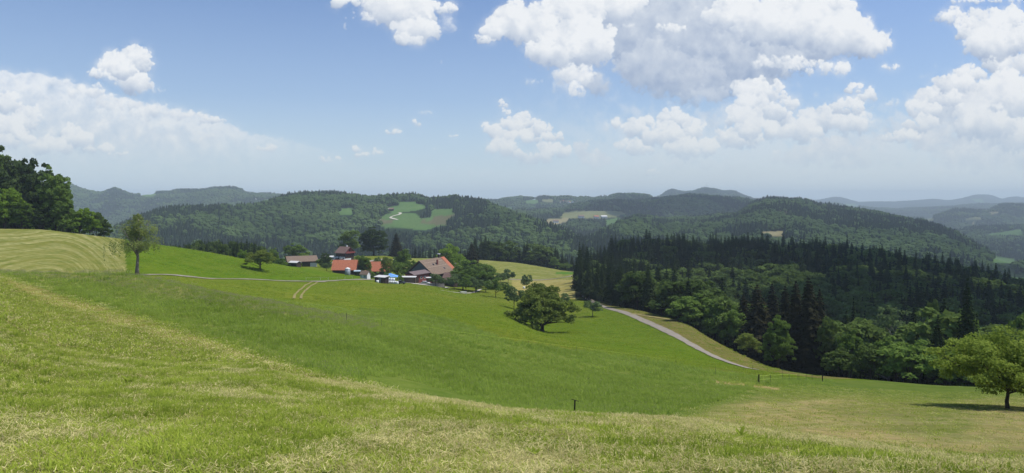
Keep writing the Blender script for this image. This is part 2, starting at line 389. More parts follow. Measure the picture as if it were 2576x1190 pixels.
def make_clouds():
    nu = int((SK_U1 - SK_U0) / SK_ST); nv = int((SK_V1 - SK_V0) / SK_ST)
    U = (SK_U0 + (np.arange(nu) + .5) * SK_ST); V = (SK_V0 + (np.arange(nv) + .5) * SK_ST)
    big = fftnoise(nu, nv, 1.9, 60 / SK_ST, 1); med = fftnoise(nu, nv, 1.65, 30 / SK_ST, 2); wx = fftnoise(nu, nv, 1.9, 40 / SK_ST, 3); wy = fftnoise(nu, nv, 1.9, 40 / SK_ST, 4)
    L = np.zeros((nu, nv)); A = np.zeros((nu, nv))
    rg = np.random.default_rng(12)
    sun = np.array([0.50, -0.80, 0.33])
    puffs = []
    for ci, (cu, cv, ru, rv, cd, _, st) in enumerate(CLOUDS):
        grey = cd >= 0.55
        n1 = int(5 + 1.6 * ru / rv + ru * rv / 260.0)
        m = min(ru, rv * 1.4)
        first = []
        for k in range(n1):
            a = rg.uniform(0, 6.283); q = math.sqrt(rg.uniform(0, 1)) * .78
            x = cu + math.cos(a) * q * ru; y = cv + math.sin(a) * q * rv * (0.62 if math.sin(a) > 0 else 1.0)
            r = m * rg.uniform(.30, .52) * (1.15 - q * .45)
            first.append((x, y, r)); puffs.append((-cd, y + 0.5 * r, x, y, r, 0, ci))
        if st >= 0.6:
            for (x, y, r) in first:
                for k in range(int(9 * st)):
                    a = rg.uniform(-3.5, .36); x2 = x + math.cos(a) * r * .78; y2 = y + math.sin(a) * r * .70; r2 = r * rg.uniform(.26, .46)
                    if y2 > cv + rv * .72: continue
                    puffs.append((-cd, y2 + .6 * r2, x2, y2, r2, 1, ci))
                    if r2 > 5 and st > .8:
                        for kk in range(5):
                            a = rg.uniform(-3.3, .2); r3 = r2 * rg.uniform(.32, .5)
                            puffs.append((-cd, y2 + .6 * r2 + .1, x2 + math.cos(a) * r2 * .8, y2 + math.sin(a) * r2 * .75, r3, 2, ci))
    puffs.sort(key=lambda t: (t[0], t[1]))
    for (_, _, x, y, r, lev, ci) in puffs:
        cu, cv, ru, rv, cd, _, st = CLOUDS[ci]; grey = cd >= .55
        R_ = r * 1.5 + 8
        i0 = max(0, int((x - R_ - SK_U0) / SK_ST)); i1 = min(nu, int((x + R_ - SK_U0) / SK_ST) + 1)
        j0 = max(0, int((y - R_ - SK_V0) / SK_ST)); j1 = min(nv, int((y + R_ - SK_V0) / SK_ST) + 1)
        if i1 <= i0 or j1 <= j0: continue
        sl = (slice(i0, i1), slice(j0, j1)); w = min(9.0, r * .55)
        du = (U[i0:i1, None] - x + wx[sl] * w) / r; dv = (V[None, j0:j1] - y + wy[sl] * w) / r
        d = np.sqrt(du * du + dv * dv) + med[sl] * (0.20 if lev < 2 else .12)
        soft = (0.55 if lev == 0 else .42 if lev == 1 else .34) * (1.25 if st < .8 else 1.0) * (1.3 if grey else 1)
        a = 1 - sstep(1 - soft, 1.08, d)
        a *= (min(1.0, st * (0.9 if lev == 0 else .75 if lev == 1 else .6))) * (0.55 if st < .6 else 1) * (.8 if grey and lev else 1)
        nz = np.sqrt(np.clip(1 - d * d, 0, 1))
        s_ = np.clip(.5 + .5 * (du * sun[0] + dv * sun[1] + nz * sun[2]), 0, 1)
        t = np.clip((V[None, j0:j1] - (cv - rv)) / (2 * rv), 0, 1.15)       # 0 top .. 1 base of this cloud
        side = np.clip((cu - U[i0:i1, None]) / ru, -1, 1)
        l = 0.98 - .50 * sstep(.28, 1.0, t) * (1 - .3 * (st < .8)) - .30 * (1 - s_) * (.4 if grey else 1.0) - .05 * side + .10 * big[sl]
        if grey: l = (.55 if cv < 260 else .72) - (.30 if cv < 260 else .12) * sstep(.15, .95, t) - .10 * (1 - s_) + .10 * big[sl]
        L[sl] = L[sl] * (1 - a) + l * a; A[sl] = A[sl] * (1 - a) + a
    lum = np.clip(L / np.maximum(A, 1e-3), 0.0, 1.0)
    Vv = V[None, :]
    # the broad veil of the distant anvil, upper edge falling to the right
    edge = np.interp(U, [-200, 0, 110, 170, 300, 420, 540, 620, 720, 820, 900], [180, 176, 182, 198, 240, 264, 290, 330, 346, 376, 420])[:, None]
    ed = edge + 5 * wy[:, :] + 3 * med
    an = sstep(-1, 9, Vv - ed) * (1 - sstep(330, 470, Vv) * .8) * (1 - sstep(480, 880, U)[:, None] * .75) * .86
    an = an * (0.92 + .12 * big)
    ll = .93 - .20 * sstep(10, 110, Vv - ed) + .09 * med * (1 - sstep(20, 120, Vv - ed)) + .10 * big
    lum = (lum * A + ll * an * (1 - A)) / np.maximum(A + an * (1 - A), 1e-3); A = A + an * (1 - A)
    # thin milk between the low clouds on the right
    mk = sstep(1150, 1800, U)[:, None] * sstep(220, 390, Vv + 60 * big + 16 * med) * .62 * (1 - sstep(450, 505, Vv) * .6)
    lum = (lum * A + .80 * mk * (1 - A)) / np.maximum(A + mk * (1 - A), 1e-3); A = A + mk * (1 - A)
    far = sstep(150, 470, Vv)
    A = A * (1 - 0.55 * sstep(320, 480, Vv)) * (.96 - .14 * sstep(180, 320, Vv))
    kx = np.fft.fftfreq(nu)[:, None]; ky = np.fft.rfftfreq(nv)[None, :]
    blur = lambda a, sg: np.fft.irfft2(np.fft.rfft2(a) * np.exp(-2 * (math.pi * sg) ** 2 * (kx * kx + ky * ky)), s=a.shape)
    halo = blur(A, 9 / SK_ST) * np.clip(.42 + .5 * big + .3 * med, 0, 1)
    hl = blur(lum * A, 9 / SK_ST) / np.maximum(blur(A, 9 / SK_ST), 1e-3)
    A0 = A; A = np.maximum(A0, halo); lum = np.where(A0 > halo, lum, hl * .95)
    lum = np.clip(lum, 0, 1)
    sh = np.array([0.34, 0.43, 0.60]); mi = np.array([0.64, 0.70, 0.79]); hi = np.array([0.90, 0.92, 0.94])
    shf = np.array([0.47, 0.56, 0.68]); mif = np.array([0.63, 0.68, 0.74]); hif = np.array([0.84, 0.84, 0.82])
    f3 = far[..., None]
    a_, b_, c_ = sh * (1 - f3) + shf * f3, mi * (1 - f3) + mif * f3, hi * (1 - f3) + hif * f3
    x = lum[..., None]
    rgb = np.where(x < .6, a_ + (b_ - a_) * np.clip((x - .15) / .45, 0, 1), b_ + (c_ - b_) * np.clip((x - .6) / .33, 0, 1))
    out = np.ones((nv, nu, 4), np.float32)
    out[..., :3] = rgb.transpose(1, 0, 2)[::-1]; out[..., 3] = np.clip(A, 0, 1).T[::-1]
    return nu, nv, out

def build_world():
    w = bpy.data.worlds.new('World'); scene.world = w; w.use_nodes = True
    nt = w.node_tree; nt.nodes.clear(); N = NT(nt)
    sky = N('ShaderNodeTexSky', sky_type='NISHITA', sun_disc=False, sun_elevation=SUN_EL, sun_rotation=SUN_AZ, altitude=600.0, air_density=1.0, dust_density=1.4, ozone_density=1.6)
    g = N('ShaderNodeTexCoord').outputs['Generated']
    sp = N('ShaderNodeSeparateXYZ', {0: g})
    x, y, z = sp.outputs
    ys = N.math('MAXIMUM', y, 0.05)
    tu = N.math('DIVIDE', x, ys); tv = N.math('DIVIDE', z, ys)
    # bearing and elevation of the view ray against the patch of sky that holds the clouds
    a = N.math('DIVIDE', N.math('SUBTRACT', tu, (SK_U0 - CU) / F), (SK_U1 - SK_U0) / F)
    b = N.math('DIVIDE', N.math('SUBTRACT', tv, (HV - SK_V1) / F), (SK_V1 - SK_V0) / F)
    vec = N('ShaderNodeCombineXYZ', {0: a, 1: b, 2: 0.0}).outputs[0]
    nu, nv, px = make_clouds()
    img = bpy.data.images.new('cumulus', nu, nv, alpha=True, float_buffer=True)
    img.colorspace_settings.name = 'Non-Color'
    img.alpha_mode = 'CHANNEL_PACKED'
    img.pixels.foreach_set(px.ravel()); img.update()
    try: img.pack()
    except Exception: pass
    it = N('ShaderNodeTexImage', {0: vec}, image=img, extension='CLIP', interpolation='Cubic')
    base = N.mix(1.0, sky.outputs[0], (0.92, 1.07, 1.34), 'MULTIPLY')
    K = 1.0 / SKY_STRENGTH
    # thin summer haze over the horizon
    el = N('ShaderNodeMath', {0: z}, operation='ARCSINE').outputs[0]
    veil = N.ramp(N.math('MULTIPLY', el, 2.2), [(0.0, 0.85), (0.10, 0.66), (0.30, 0.30), (0.62, 0.08), (1.0, 0.0)])
    vc = tuple(c * K for c in (0.62, 0.74, 0.82))
    c1 = N.mix(veil, base, vc)
    cl = N.mix(1.0, it.outputs[0], (K, K, K), 'MULTIPLY')
    c2 = N.mix(it.outputs[1], c1, cl)
    bg = N('ShaderNodeBackground', {0: c2, 1: SKY_STRENGTH})
    N('ShaderNodeOutputWorld', {0: bg.outputs[0]})
SKY_STRENGTH = 0.10
build_world()
# ------------------------------------------------------------------ the ground, one sheet from behind the camera to the horizon
BOUND_MOWN = [(-700,560),(-300,640),(0,691),(200,755),(400,815),(600,880),(800,948),(950,984),(1280,1031),(1450,1044),(1700,1059),(1900,1084),(2100,1110),(2576,1163),(3200,1230)]
def lin(tab, u): 
    a = np.array(tab, float); return np.interp(u, a[:, 0], a[:, 1])
YC1 = [(p[0], p[1]) for p in LINES[2]]
YC2 = [(p[0], p[1]) for p in LINES[5]]
YCR = [(-400,245),(0,235),(310,250),(520,270),(720,295),(840,315),(900,335)]
EDGE = [(1440,335),(1455,322),(1510,304),(1600,274),(1720,226),(1800,198),(1860,185),(1930,175),(2000,168),(2060,154),(2200,140),(2350,128),(2576,127),(3200,127)]
PASTURES = [
 ([(962,527),(985,518),(1003,516),(1005,507),(1047,507),(1050,513),(1072,515),(1074,523),(1040,531),(1010,534),(985,534)], 1500, 2100),
 ([(985,534),(962,543),(948,560),(948,570),(985,574),(1030,577),(1075,578),(1092,573),(1122,565),(1128,549),(1148,541),(1138,525),(1085,526),(1083,547),(1060,549),(1045,536),(1010,534)], 1200, 2100),
 ([(848,527),(885,522),(895,529),(884,543),(850,539)], 1300, 2100),
 ([(1160,543),(1208,546),(1187,553),(1165,548)], 1200, 2000),
 ([(550,538),(565,534),(592,529),(590,534),(565,540)], 1400, 2000),
 ([(1411,546),(1416,534),(1450,530),(1562,531),(1576,538),(1548,546),(1520,549),(1480,549),(1430,550)], 2000, 3100),
 ([(1365,558),(1385,549),(1432,549),(1427,556),(1400,565),(1385,563)], 1900, 3100),
 ([(1522,568),(1525,552),(1560,549),(1545,562)], 1500, 3100), ([(1568,538),(1588,546),(1570,547)], 1800, 3100),
 ([(1316,512),(1328,503),(1350,502),(1357,506),(1350,512)], 3300, 4400), ([(1362,502),(1395,501),(1392,507),(1365,508)], 3300, 4400),
 ([(1403,506),(1450,502),(1440,508)], 3300, 4400), ([(1436,518),(1462,514),(1456,523)], 3200, 4300), ([(1260,515),(1295,522),(1290,527),(1265,520)], 3200, 4300),
 ([(345,491),(360,487),(385,485),(400,490),(370,495)], 3300, 4400), ([(395,498),(425,499),(410,501)], 3000, 4400), ([(560,500),(590,499),(585,502)], 3000, 4400), ([(660,503),(690,498),(700,501),(672,508)], 3000, 4400),
 ([(1912,582),(1978,581),(1968,594),(1918,592)], 1200, 2200), ([(1955,529),(1985,530),(2003,541),(1990,546),(1965,541)], 1700, 2300),
 ([(2315,555),(2345,549),(2350,553),(2325,558)], 3000, 6000), ([(2480,534),(2512,533),(2505,538),(2485,538)], 3300, 6000), ([(2415,552),(2455,546),(2480,549),(2440,555)], 3000, 6000), ([(2430,560),(2458,557),(2450,563)], 3000, 6000),
 ([(2480,640),(2545,650),(2576,665),(2500,660)], 1000, 3000), ([(2480,590),(2576,575),(2576,600),(2500,612)], 2500, 4200), ([(2440,499),(2470,501),(2480,512),(2455,508)], 7000, 12000), ([(2120,513),(2150,512),(2160,520),(2125,520)], 5000, 12000),
 ([(428,604),(450,603),(455,608),(430,611)], 700, 1600), ([(1640,585),(1665,579),(1650,592)], 700, 1800), ([(2576,700),(2500,690),(2480,700),(2530,720)], 700, 1500),
]
def pasture(u, v, Y):
    m = np.zeros(u.shape, bool); which = np.full(u.shape, -1)
    for i, (p, y0, y1) in enumerate(PASTURES):
        c = (Y > y0) & (Y < y1)
        if c.any():
            k = inpoly(u, v, p) & c; m |= k; which[k] = i
    return m, which

def zones(X, Y):
    """albedo, hay strength, hay phase, for every ground point"""
    Yc = np.maximum(Y, 1.0)
    u = CU + F * X / Yc
    z = H(X, Y); v = HV - F * z / Yc
    n = len(X)
    col = np.zeros((n, 3)); hay = np.zeros(n); ph = np.zeros(n)
    big = fbm(X / 22, Y / 22, 4, 2); mid = fbm(X / 5, Y / 5, 4, 4)
    def put(m, c, h=0.0):
        c = np.array(c); w = m[:, None] if m.dtype != bool else m[:, None].astype(float)
        col[:] = col * (1 - w) + c * w
        hay[:] = hay * (1 - w[:, 0]) + h * w[:, 0]
    yc1 = lin(YC1, u); yc2 = lin(YC2, u)
    # upper meadow up to the farm
    put(np.ones(n, bool), (0.084, 0.122, 0.013))
    lum = sstep(0.35, 0.65, big)
    put(lum * 0.5, (0.118, 0.132, 0.022))
    # bright strip of young grass under the farm
    b = sstep(0, 10, (v - (752 + (u - 1000) * 0.10))) * (1 - sstep(0, 22, (v - (778 + (u - 1000) * 0.165)))) * (Y > 100) * (u > 860) * sstep(860, 1000, u)
    put(b * 0.6, (0.066, 0.116, 0.008))
    b = (Y > yc2) * (v < 925) * (v > 755) * (u > 1430) * sstep(1430, 1520, u)
    put(b * 0.65, (0.070, 0.122, 0.010), 0.10)
    # tall grass meadow between the mown slope and the tape fence
    ft = np.interp(u, [-400, 870, 1280, 1650, 1909, 2070], [600, 700, 858, 908, 950, 957])
    tall = (Y > yc1) & (v > ft) & (Y < 130)
    put(tall, (0.088, 0.130, 0.024))
    put(tall * lum * 0.5, (0.075, 0.118, 0.026))
    # feathery seed heads along the back of the rise
    cr = np.exp(-((Y - yc2 * 0.99) / (yc2 * 0.13)) ** 2) * (1 - sstep(780, 1050, u)) * (Y > yc1 * 1.02)
    put(cr * 0.65, (0.165, 0.155, 0.062))
    # strip between the lane and the wood
    ed = lin(EDGE, u)
    rd = np.interp(u, [1500, 1557, 1612, 1677, 1742, 1790, 1839, 1891, 2070], [771, 782, 803, 833, 868, 894, 914, 929, 953])
    s = (u > 1500) & (u < 2400) & (v < rd) & (Y > 100) & (Y < 420)
    put(s, (0.105, 0.115, 0.030)); put(s * mid * 0.5, (0.16, 0.125, 0.05))
    # green rise left of the farm
    s = (u > 300) & (u < 1000) & (Y > 172) & (Y < 345) & (v < np.interp(u, [224, 297, 451, 570, 700, 797, 900], [690, 692, 694, 701, 706, 708, 703]))
    put(s, (0.062, 0.113, 0.008)); put(s * lum * 0.5, (0.080, 0.122, 0.012))
    # left hay field
    bnd = np.interp(v, [595, 608, 680, 692], [318, 312, 318, 300])
    s = (Y > 118) & (Y < 262) & (u < bnd) & (v < 691) & (u < 330)
    put(s, (0.130, 0.150, 0.034), 1.0)
    p = np.hypot((u - 95) / 235.0, (v - 712) / 128.0) + 0.05 * np.sin(u / 37.0)
    ph = np.where(s, p * 20 + (u - 100) * 0.002, ph)
    # hay slope right of the farm
    s = (u > 1010) & (u < 1475) & (Y > 395) & (v > 640)
    s2 = s & (u > 1180) & (Y > 400)
    put(s & ~s2, (0.13, 0.16, 0.035), 0.2)
    put(s2, (0.135, 0.155, 0.036), 0.55)
    ph = np.where(s2, np.hypot((u - 1330) / 240.0, (v - 730) / 90.0) * 17, ph)
    s3 = (u > 1290) & (u < 1470) & (v > 703) & (v < 752) & (Y > 305)
    put(s3, (0.215, 0.200, 0.062), 0.8)
    ph = np.where(s3, (v - 700) / 5.5 + (u - 1290) / 60, ph)
    s4 = (u > 1400) & (u < 1480) & (v > 684) & (v < 690) & (Y > 480)
    put(s4, (0.065, 0.14, 0.02))
    # right hand mown field
    w = sstep(0, 46, (v - np.interp(u, [1500, 1650, 1800, 1909, 2000, 2200, 2400, 2600], [1075, 1052, 1012, 975, 970, 978, 985, 988]))) * (Y > yc1 * 1.3) * (Y < 85) * sstep(1600, 1750, u)
    put(w, (0.120, 0.145, 0.034))
    pat = sstep(0.42, 0.62, fbm(u / 330, v / 46, 4, 5)) * 0.8 + np.exp(-((u - 2010) / 190) ** 2 - ((v - 1050) / 34) ** 2) * 0.9
    put(np.clip(w * pat, 0, 1) * 0.8, (0.29, 0.235, 0.105))
    hay[:] = np.where(w > 0.3, w * 0.55, hay)
    ph = np.where(w > 0.3, (v - 960) / 9.0 + np.sin(u / 160.0) * 0.7 + (u - 2000) * 0.003, ph)
    g = np.exp(-((v - np.interp(u, [1750, 1820, 1909, 1950], [950, 963, 972, 978])) / 2.6) ** 2) * (u > 1800) * (u < 1960) * (Y < 90)
    put(np.clip(g, 0, 1), (0.27, 0.21, 0.10))
    # the mown slope we stand on
    m1 = (Y < yc1 * 1.0)
    put(m1, (0.088, 0.105, 0.022))
    e = np.clip((Y / yc1), 0, 1) * m1
    band = np.exp(-((Y / yc1 - 0.90) / 0.09) ** 2) * m1 * (u < 1250)
    put(band * 0.85, (0.205, 0.190, 0.056))
    band = np.exp(-((Y / yc1 - 0.66) / 0.03) ** 2) * m1 * (u < 1000) * (u > 100)
    put(band * 0.4, (0.18, 0.19, 0.05))
    dry = m1 * (0.85 - 0.35 * sstep(12, 40, Y))
    dry = np.maximum(dry, 0.75 * np.clip(w, 0, 1))
    lh_ = (u < 330) & (Y > 118) & (Y < 262)
    col[:] = col * np.where(m1, 1.08, np.where(lh_, 1.08, 1.27))[:, None] * np.array([1.02, 1.0, .92])
    # woods and far hills
    fl = ((u > 1448) & (Y > lin(EDGE, u) + 2)) | (Y > 575) | ((u < 300) & (Y > 258))
    put(fl, (0.020, 0.030, 0.012))
    put(Y > 700, (0.018, 0.034, 0.014))
    pm, wh = pasture(u, v, Y)
    put(pm, (0.085, 0.165, 0.045), 0.12)
    hayp = np.isin(wh, (6, 18, 21, 23)); put(hayp, (0.27, 0.25, 0.12), 0.2)
    lh = np.isin(wh, (5, 4, 20, 22, 12, 10, 16)); put(lh, (0.17, 0.19, 0.08), 0.2)
    br = pm & (wh == 1) & (fbm(X / 70, Y / 120, 3, 3) > 0.52) & (v < 566); put(br, (0.125, 0.125, 0.06))
    return col, hay, ph, u, dry

def ground_material():
    m = bpy.data.materials.new('meadow'); N = NT(nodes_of(m))
    base = N('ShaderNodeAttribute', attribute_name='paint').outputs['Color']
    hay = N('ShaderNodeAttribute', attribute_name='hay').outputs['Fac']
    ph = N('ShaderNodeAttribute', attribute_name='phase').outputs['Fac']
    P = N('ShaderNodeNewGeometry').outputs['Position']
    sp = N('ShaderNodeSeparateXYZ', {0: P})
    flat = N('ShaderNodeCombineXYZ', {0: sp.outputs[0], 1: sp.outputs[1], 2: 0.0}).outputs[0]
    # tufts and patches at several sizes
    n1 = N.noise(0.09, 4, 0.6, flat); n2 = N.noise(0.9, 4, 0.65, flat); n3 = N.noise(7.0, 4, 0.7, flat)
    c = N.mix(N.ramp(n1, [(0.35, 0.0), (0.7, 0.55)]), base, N.mix(1.0, base, (1.25, 1.08, 1.15), 'MULTIPLY'))
    c = N.mix(N.ramp(n2, [(0.40, 0.0), (0.66, 0.8)]), c, N.mix(1.0, base, (0.70, 0.78, 0.72), 'MULTIPLY'))
    c = N.mix(N.ramp(n3, [(0.42, 0.0), (0.62, 0.85)]), c, N.mix(1.0, base, (1.42, 1.28, 1.25), 'MULTIPLY'))
    n4 = N.noise(0.33, 5, 0.7, flat)
    c = N.mix(N.ramp(n4, [(0.42, 0.0), (0.60, 0.75)]), c, N.mix(1.0, base, (1.38, 1.16, 1.5), 'MULTIPLY'))
    n5 = N.noise(0.21, 6, 0.72, N('ShaderNodeMapping', {0: flat, 'Location': (91, 17, 0)}).outputs[0])
    c = N.mix(N.ramp(n5, [(0.46, 0.0), (0.62, 0.7)]), c, N.mix(1.0, base, (0.66, 0.80, 0.6), 'MULTIPLY'))
    # dry straw and fresh green lying in patches on the mown slope
    dry = N('ShaderNodeAttribute', attribute_name='dry').outputs['Fac']
    mp = N('ShaderNodeMapping', {0: flat, 'Rotation': (0, 0, -0.5), 'Scale': (0.8, 1.0, 1.0)}).outputs[0]
    d1 = N.ramp(N.noise(0.75, 5, 0.62, mp), [(0.44, 0.0), (0.60, 1.0)])
    d2 = N.ramp(N.noise(1.3, 5, 0.66, N('ShaderNodeMapping', {0: flat, 'Location': (31, 7, 0)}).outputs[0]), [(0.48, 0.0), (0.64, 1.0)])
    c = N.mix(N.math('MULTIPLY', N.math('MULTIPLY', d1, dry), 0.75), c, (0.27, 0.225, 0.10))
    c = N.mix(N.math('MULTIPLY', N.math('MULTIPLY', d2, dry), 0.6), c, (0.085, 0.145, 0.020))
    # swaths of drying hay along the mowing direction
    wob = N.math('MULTIPLY', N.noise(0.045, 4, 0.6, flat), 1.8)
    v = N('ShaderNodeCombineXYZ', {0: N.math('ADD', ph, wob), 1: N.math('MULTIPLY', sp.outputs[0], 0.012), 2: N.math('MULTIPLY', sp.outputs[1], 0.012)}).outputs[0]
    s1 = N.noise(1.35, 3, 0.6, v); s2 = N.noise(4.2, 3, 0.6, v)
    s = N.math('ADD', N.math('MULTIPLY', s1, 0.6), N.math('MULTIPLY', s2, 0.4))
    s = N.ramp(s, [(0.45, 0.0), (0.60, 1.0)])
    brk = N.ramp(N.noise(0.5, 4, 0.7, flat), [(0.35, 0.15), (0.6, 1.0)])
    f = N.math('MULTIPLY', N.math('MULTIPLY', s, hay, clamp=True), brk)
    c = N.mix(N.math('MULTIPLY', f, 0.68), c, (0.40, 0.37, 0.165))
    b = N('ShaderNodeBsdfDiffuse', {0: c, 1: 0.8})
    bh = N.math('ADD', N.math('MULTIPLY', n3, 0.5), n2)
    bump = N('ShaderNodeBump', {'Height': bh, 'Strength': 0.55, 'Distance': 0.25})
    N.nt.links.new(bump.outputs[0], b.inputs['Normal'])
    N('ShaderNodeOutputMaterial', {0: b.outputs[0]})
    return m

def build_ground():
    s = np.linspace(-1.25, 1.25, 1150)
    off = 26.0
    t = np.exp(np.linspace(math.log(3.0), math.log(11800 + off), 760)) - off
    near = np.arange(2.0, 16.0, 0.12)
    t = np.unique(np.round(np.concatenate([t[(t < 2.0) | (t > 16.0)], near]), 4))
    S, T = np.meshgrid(s, t, indexing='ij')
    X = (S * (T + off)).ravel(); Y = T.ravel()
    Z = np.empty_like(X); col = np.empty((len(X), 4), np.float32); col[:, 3] = 1; hay = np.empty(len(X)); ph = np.empty(len(X)); dry = np.empty(len(X), np.float32)
    for a in range(0, len(X), 120000):
        sl = slice(a, a + 120000)
        Z[sl] = H(X[sl], Y[sl])
        c, h, p, _, dd = zones(X[sl], Y[sl]); dry[sl] = dd
        col[sl, :3] = c; hay[sl] = h; ph[sl] = p
    na, nb = len(s), len(t)
    idx = np.arange(na * nb).reshape(na, nb)
    Fc = np.stack([idx[:-1, :-1], idx[1:, :-1], idx[1:, 1:], idx[:-1, 1:]], -1).reshape(-1, 4)
    me = npmesh('ground', np.stack([X, Y, Z], 1), Fc, smooth=True, mat=ground_material(),
                attrs={'paint': ('FLOAT_COLOR', 'POINT', col), 'dry': ('FLOAT', 'POINT', dry), 'hay': ('FLOAT', 'POINT', hay.astype(np.float32)), 'phase': ('FLOAT', 'POINT', ph.astype(np.float32))})
    o = link('ground', me); tag(o, kind='structure')
    return o
ground = build_ground()

# ------------------------------------------------------------------ lanes, draped as sheets just above the grass
LANES = []
def lane(name, pts, width, mat, lift=0.10, ymin=100, edge=0.3):
    P = [ray(u, v, ymin)[:2] if len(q) == 2 else at(u, q[2])[:2] for q in pts for (u, v) in [q[:2]]]
    P = np.array(P)
    # resample smoothly
    d = np.concatenate([[0], np.cumsum(np.hypot(*np.diff(P, axis=0).T))])
    n = max(8, int(d[-1] / 1.5)); t = np.linspace(0, d[-1], n)
    x = np.interp(t, d, P[:, 0]); y = np.interp(t, d, P[:, 1])
    for _ in range(12):
        x[1:-1] = (x[:-2] + 2 * x[1:-1] + x[2:]) / 4; y[1:-1] = (y[:-2] + 2 * y[1:-1] + y[2:]) / 4
    tx = np.gradient(x); ty = np.gradient(y); L = np.hypot(tx, ty); nx = -ty / L; ny = tx / L
    w = np.interp(t, np.linspace(0, d[-1], len(width)), width) if isinstance(width, (list, tuple)) else np.full(n, width)
    w = w * (1 + edge * (fbm(t / 3.0, t * 0, 3, 1) - 0.5))
    ks = np.linspace(-.5, .5, 5)
    LANES.append(list(zip(x[::6], y[::6])))
    V = []
    for k in ks:
        px = x + nx * w * k; py = y + ny * w * k
        V.append(np.stack([px, py, H(px, py) + lift], 1))
    V = np.stack(V, 1).reshape(-1, 3); m = len(ks)
    idx = np.arange(n * m).reshape(n, m)
    Fc = np.stack([idx[:-1, :-1], idx[:-1, 1:], idx[1:, 1:], idx[1:, :-1]], -1).reshape(-1, 4)
    o = link(name, npmesh(name, V, Fc[:, ::-1], mat=mat, smooth=True)); tag(o, kind='structure'); return o
M_LANE = surf_mat('pale_asphalt', (0.235, 0.208, 0.165), 0.9, 0.22, 0.8)
M_GRAVEL = surf_mat('pale_gravel', (0.42, 0.39, 0.33), 0.95, 0.2, 0.6)
M_TRACK = surf_mat('worn_earth', (0.22, 0.19, 0.07), 0.95, 0.35, 0.5)
lane('lane', [(205,689.5),(232,690.3),(297,691.5),(386,692.5),(451,694.6),(570,701.8),(700,707),(797,708.5),(850,706),(901,703.5),(945,704.5)], 2.5, M_LANE, 0.14, 150)
lane('lane', [(1280,703.5),(1340,705),(1380,703),(1417,699),(1450,694),(1470,691)], 3.4, M_LANE, 0.2, 330)
lane('lane', [(1470,752,345),(1505,771,300),(1557,782.5),(1612,803.6),(1677,833),(1742,868.6),(1790,894.6),(1839,914),(1895,930)], 2.8, M_LANE, 0.12, 120)
lane('track', [(1590,790),(1625,795),(1670,802),(1719,812)], [2.4, 1.8], M_TRACK, 0.12, 150, 0.5)
lane('track', [(789,708),(772,716),(754,730),(742,741),(739,752)], 0.55, M_TRACK, 0.12, 130, 0.9)
lane('track', [(801,709),(784,718),(768,731),(759,742),(757,752)], 0.55, M_TRACK, 0.12, 130, 0.9)
lane('lane', [(770,708),(795,710.5),(822,708)], [1, 4.0, 1], M_LANE, 0.19, 130)
lane('farm_yard', [(944,704.5),(975,706.5),(1018,710.5),(1060,716),(1104,722),(1128,723)], [3, 7, 8, 6, 4, 2], M_GRAVEL, 0.12, 200)
lane('farm_path', [(1110,731),(1130,734),(1160,738),(1180,738),(1200,733),(1212,727)], 1.3, M_GRAVEL, 0.12, 200)
lane('house_road', [(826,663,445),(850,659,452),(880,657,458),(900,655,462),(925,652,468),(950,649,480),(985,646,500)], [8, 5, 5, 5, 6, 7], M_LANE, 0.2, 380)
# ------------------------------------------------------------------ trees
M_BARK = surf_mat('bark', (0.085, 0.068, 0.05), 0.95, 0.4, 3.0)
M_BIRCHBARK = surf_mat('birch_bark', (0.20, 0.17, 0.14), 0.9, 0.6, 4.0)
M_DEADWOOD = surf_mat('dead_wood', (0.27, 0.25, 0.21), 0.9, 0.25, 3.0)
L_SPRUCE = leaf_mat('spruce_needles', (0.016, 0.032, 0.012), (0.055, 0.082, 0.028), 0.10, zone=0.02)
L_SPRUCEB = leaf_mat('brown_needles', (0.022, 0.026, 0.013), (0.060, 0.056, 0.028), 0.10)
L_DECID = leaf_mat('leaves', (0.056, 0.108, 0.018), (0.200, 0.295, 0.060), 0.26, zone=0.03)
L_WOOD = leaf_mat('wood_leaves', (0.028, 0.055, 0.014), (0.165, 0.235, 0.058), 0.22, zone=0.015)
L_BRIGHT = leaf_mat('bright_leaves', (0.085, 0.155, 0.014), (0.23, 0.34, 0.045), 0.30)
L_WALNUT = leaf_mat('walnut_leaves', (0.080, 0.118, 0.020), (0.245, 0.300, 0.066), 0.26)
L_APPLE = leaf_mat('apple_leaves', (0.11, 0.165, 0.020), (0.31, 0.39, 0.075), 0.32)
L_BIRCH = leaf_mat('birch_leaves', (0.10, 0.135, 0.034), (0.28, 0.33, 0.10), 0.30)
L_GREY = leaf_mat('grey_green_leaves', (0.064, 0.108, 0.036), (0.195, 0.270, 0.100), 0.22)
L_DARK = leaf_mat('dark_leaves', (0.028, 0.052, 0.016), (0.095, 0.140, 0.044), 0.15)
L_FARC = leaf_mat('far_conifer_needles', (0.010, 0.024, 0.012), (0.042, 0.070, 0.030), 0.08, zone=0.006)
L_FAR = leaf_mat('far_wood_leaves', (0.020, 0.046, 0.014), (0.110, 0.170, 0.048), 0.15, zone=0.006)

def quads(C, Nn, size, rg, aspect=1.5):
    """rhombic leaf sprays at C, facing Nn"""
    n = len(C)
    r = rg.normal(size=(n, 3)); Nn = Nn / np.maximum(np.linalg.norm(Nn, axis=1, keepdims=True), 1e-6)
    t = r - (r * Nn).sum(1, keepdims=True) * Nn; t /= np.linalg.norm(t, axis=1, keepdims=True)
    b = np.cross(Nn, t)
    s = np.asarray(size).reshape(-1, 1) * np.ones((n, 1))
    t = t * s * 0.5 * aspect; b = b * s * 0.5
    V = np.stack([C - t, C - b * 0.9 + t * 0.1, C + t, C + b], 1).reshape(-1, 3)
    return V, np.arange(4 * n, dtype=np.int32).reshape(n, 4)

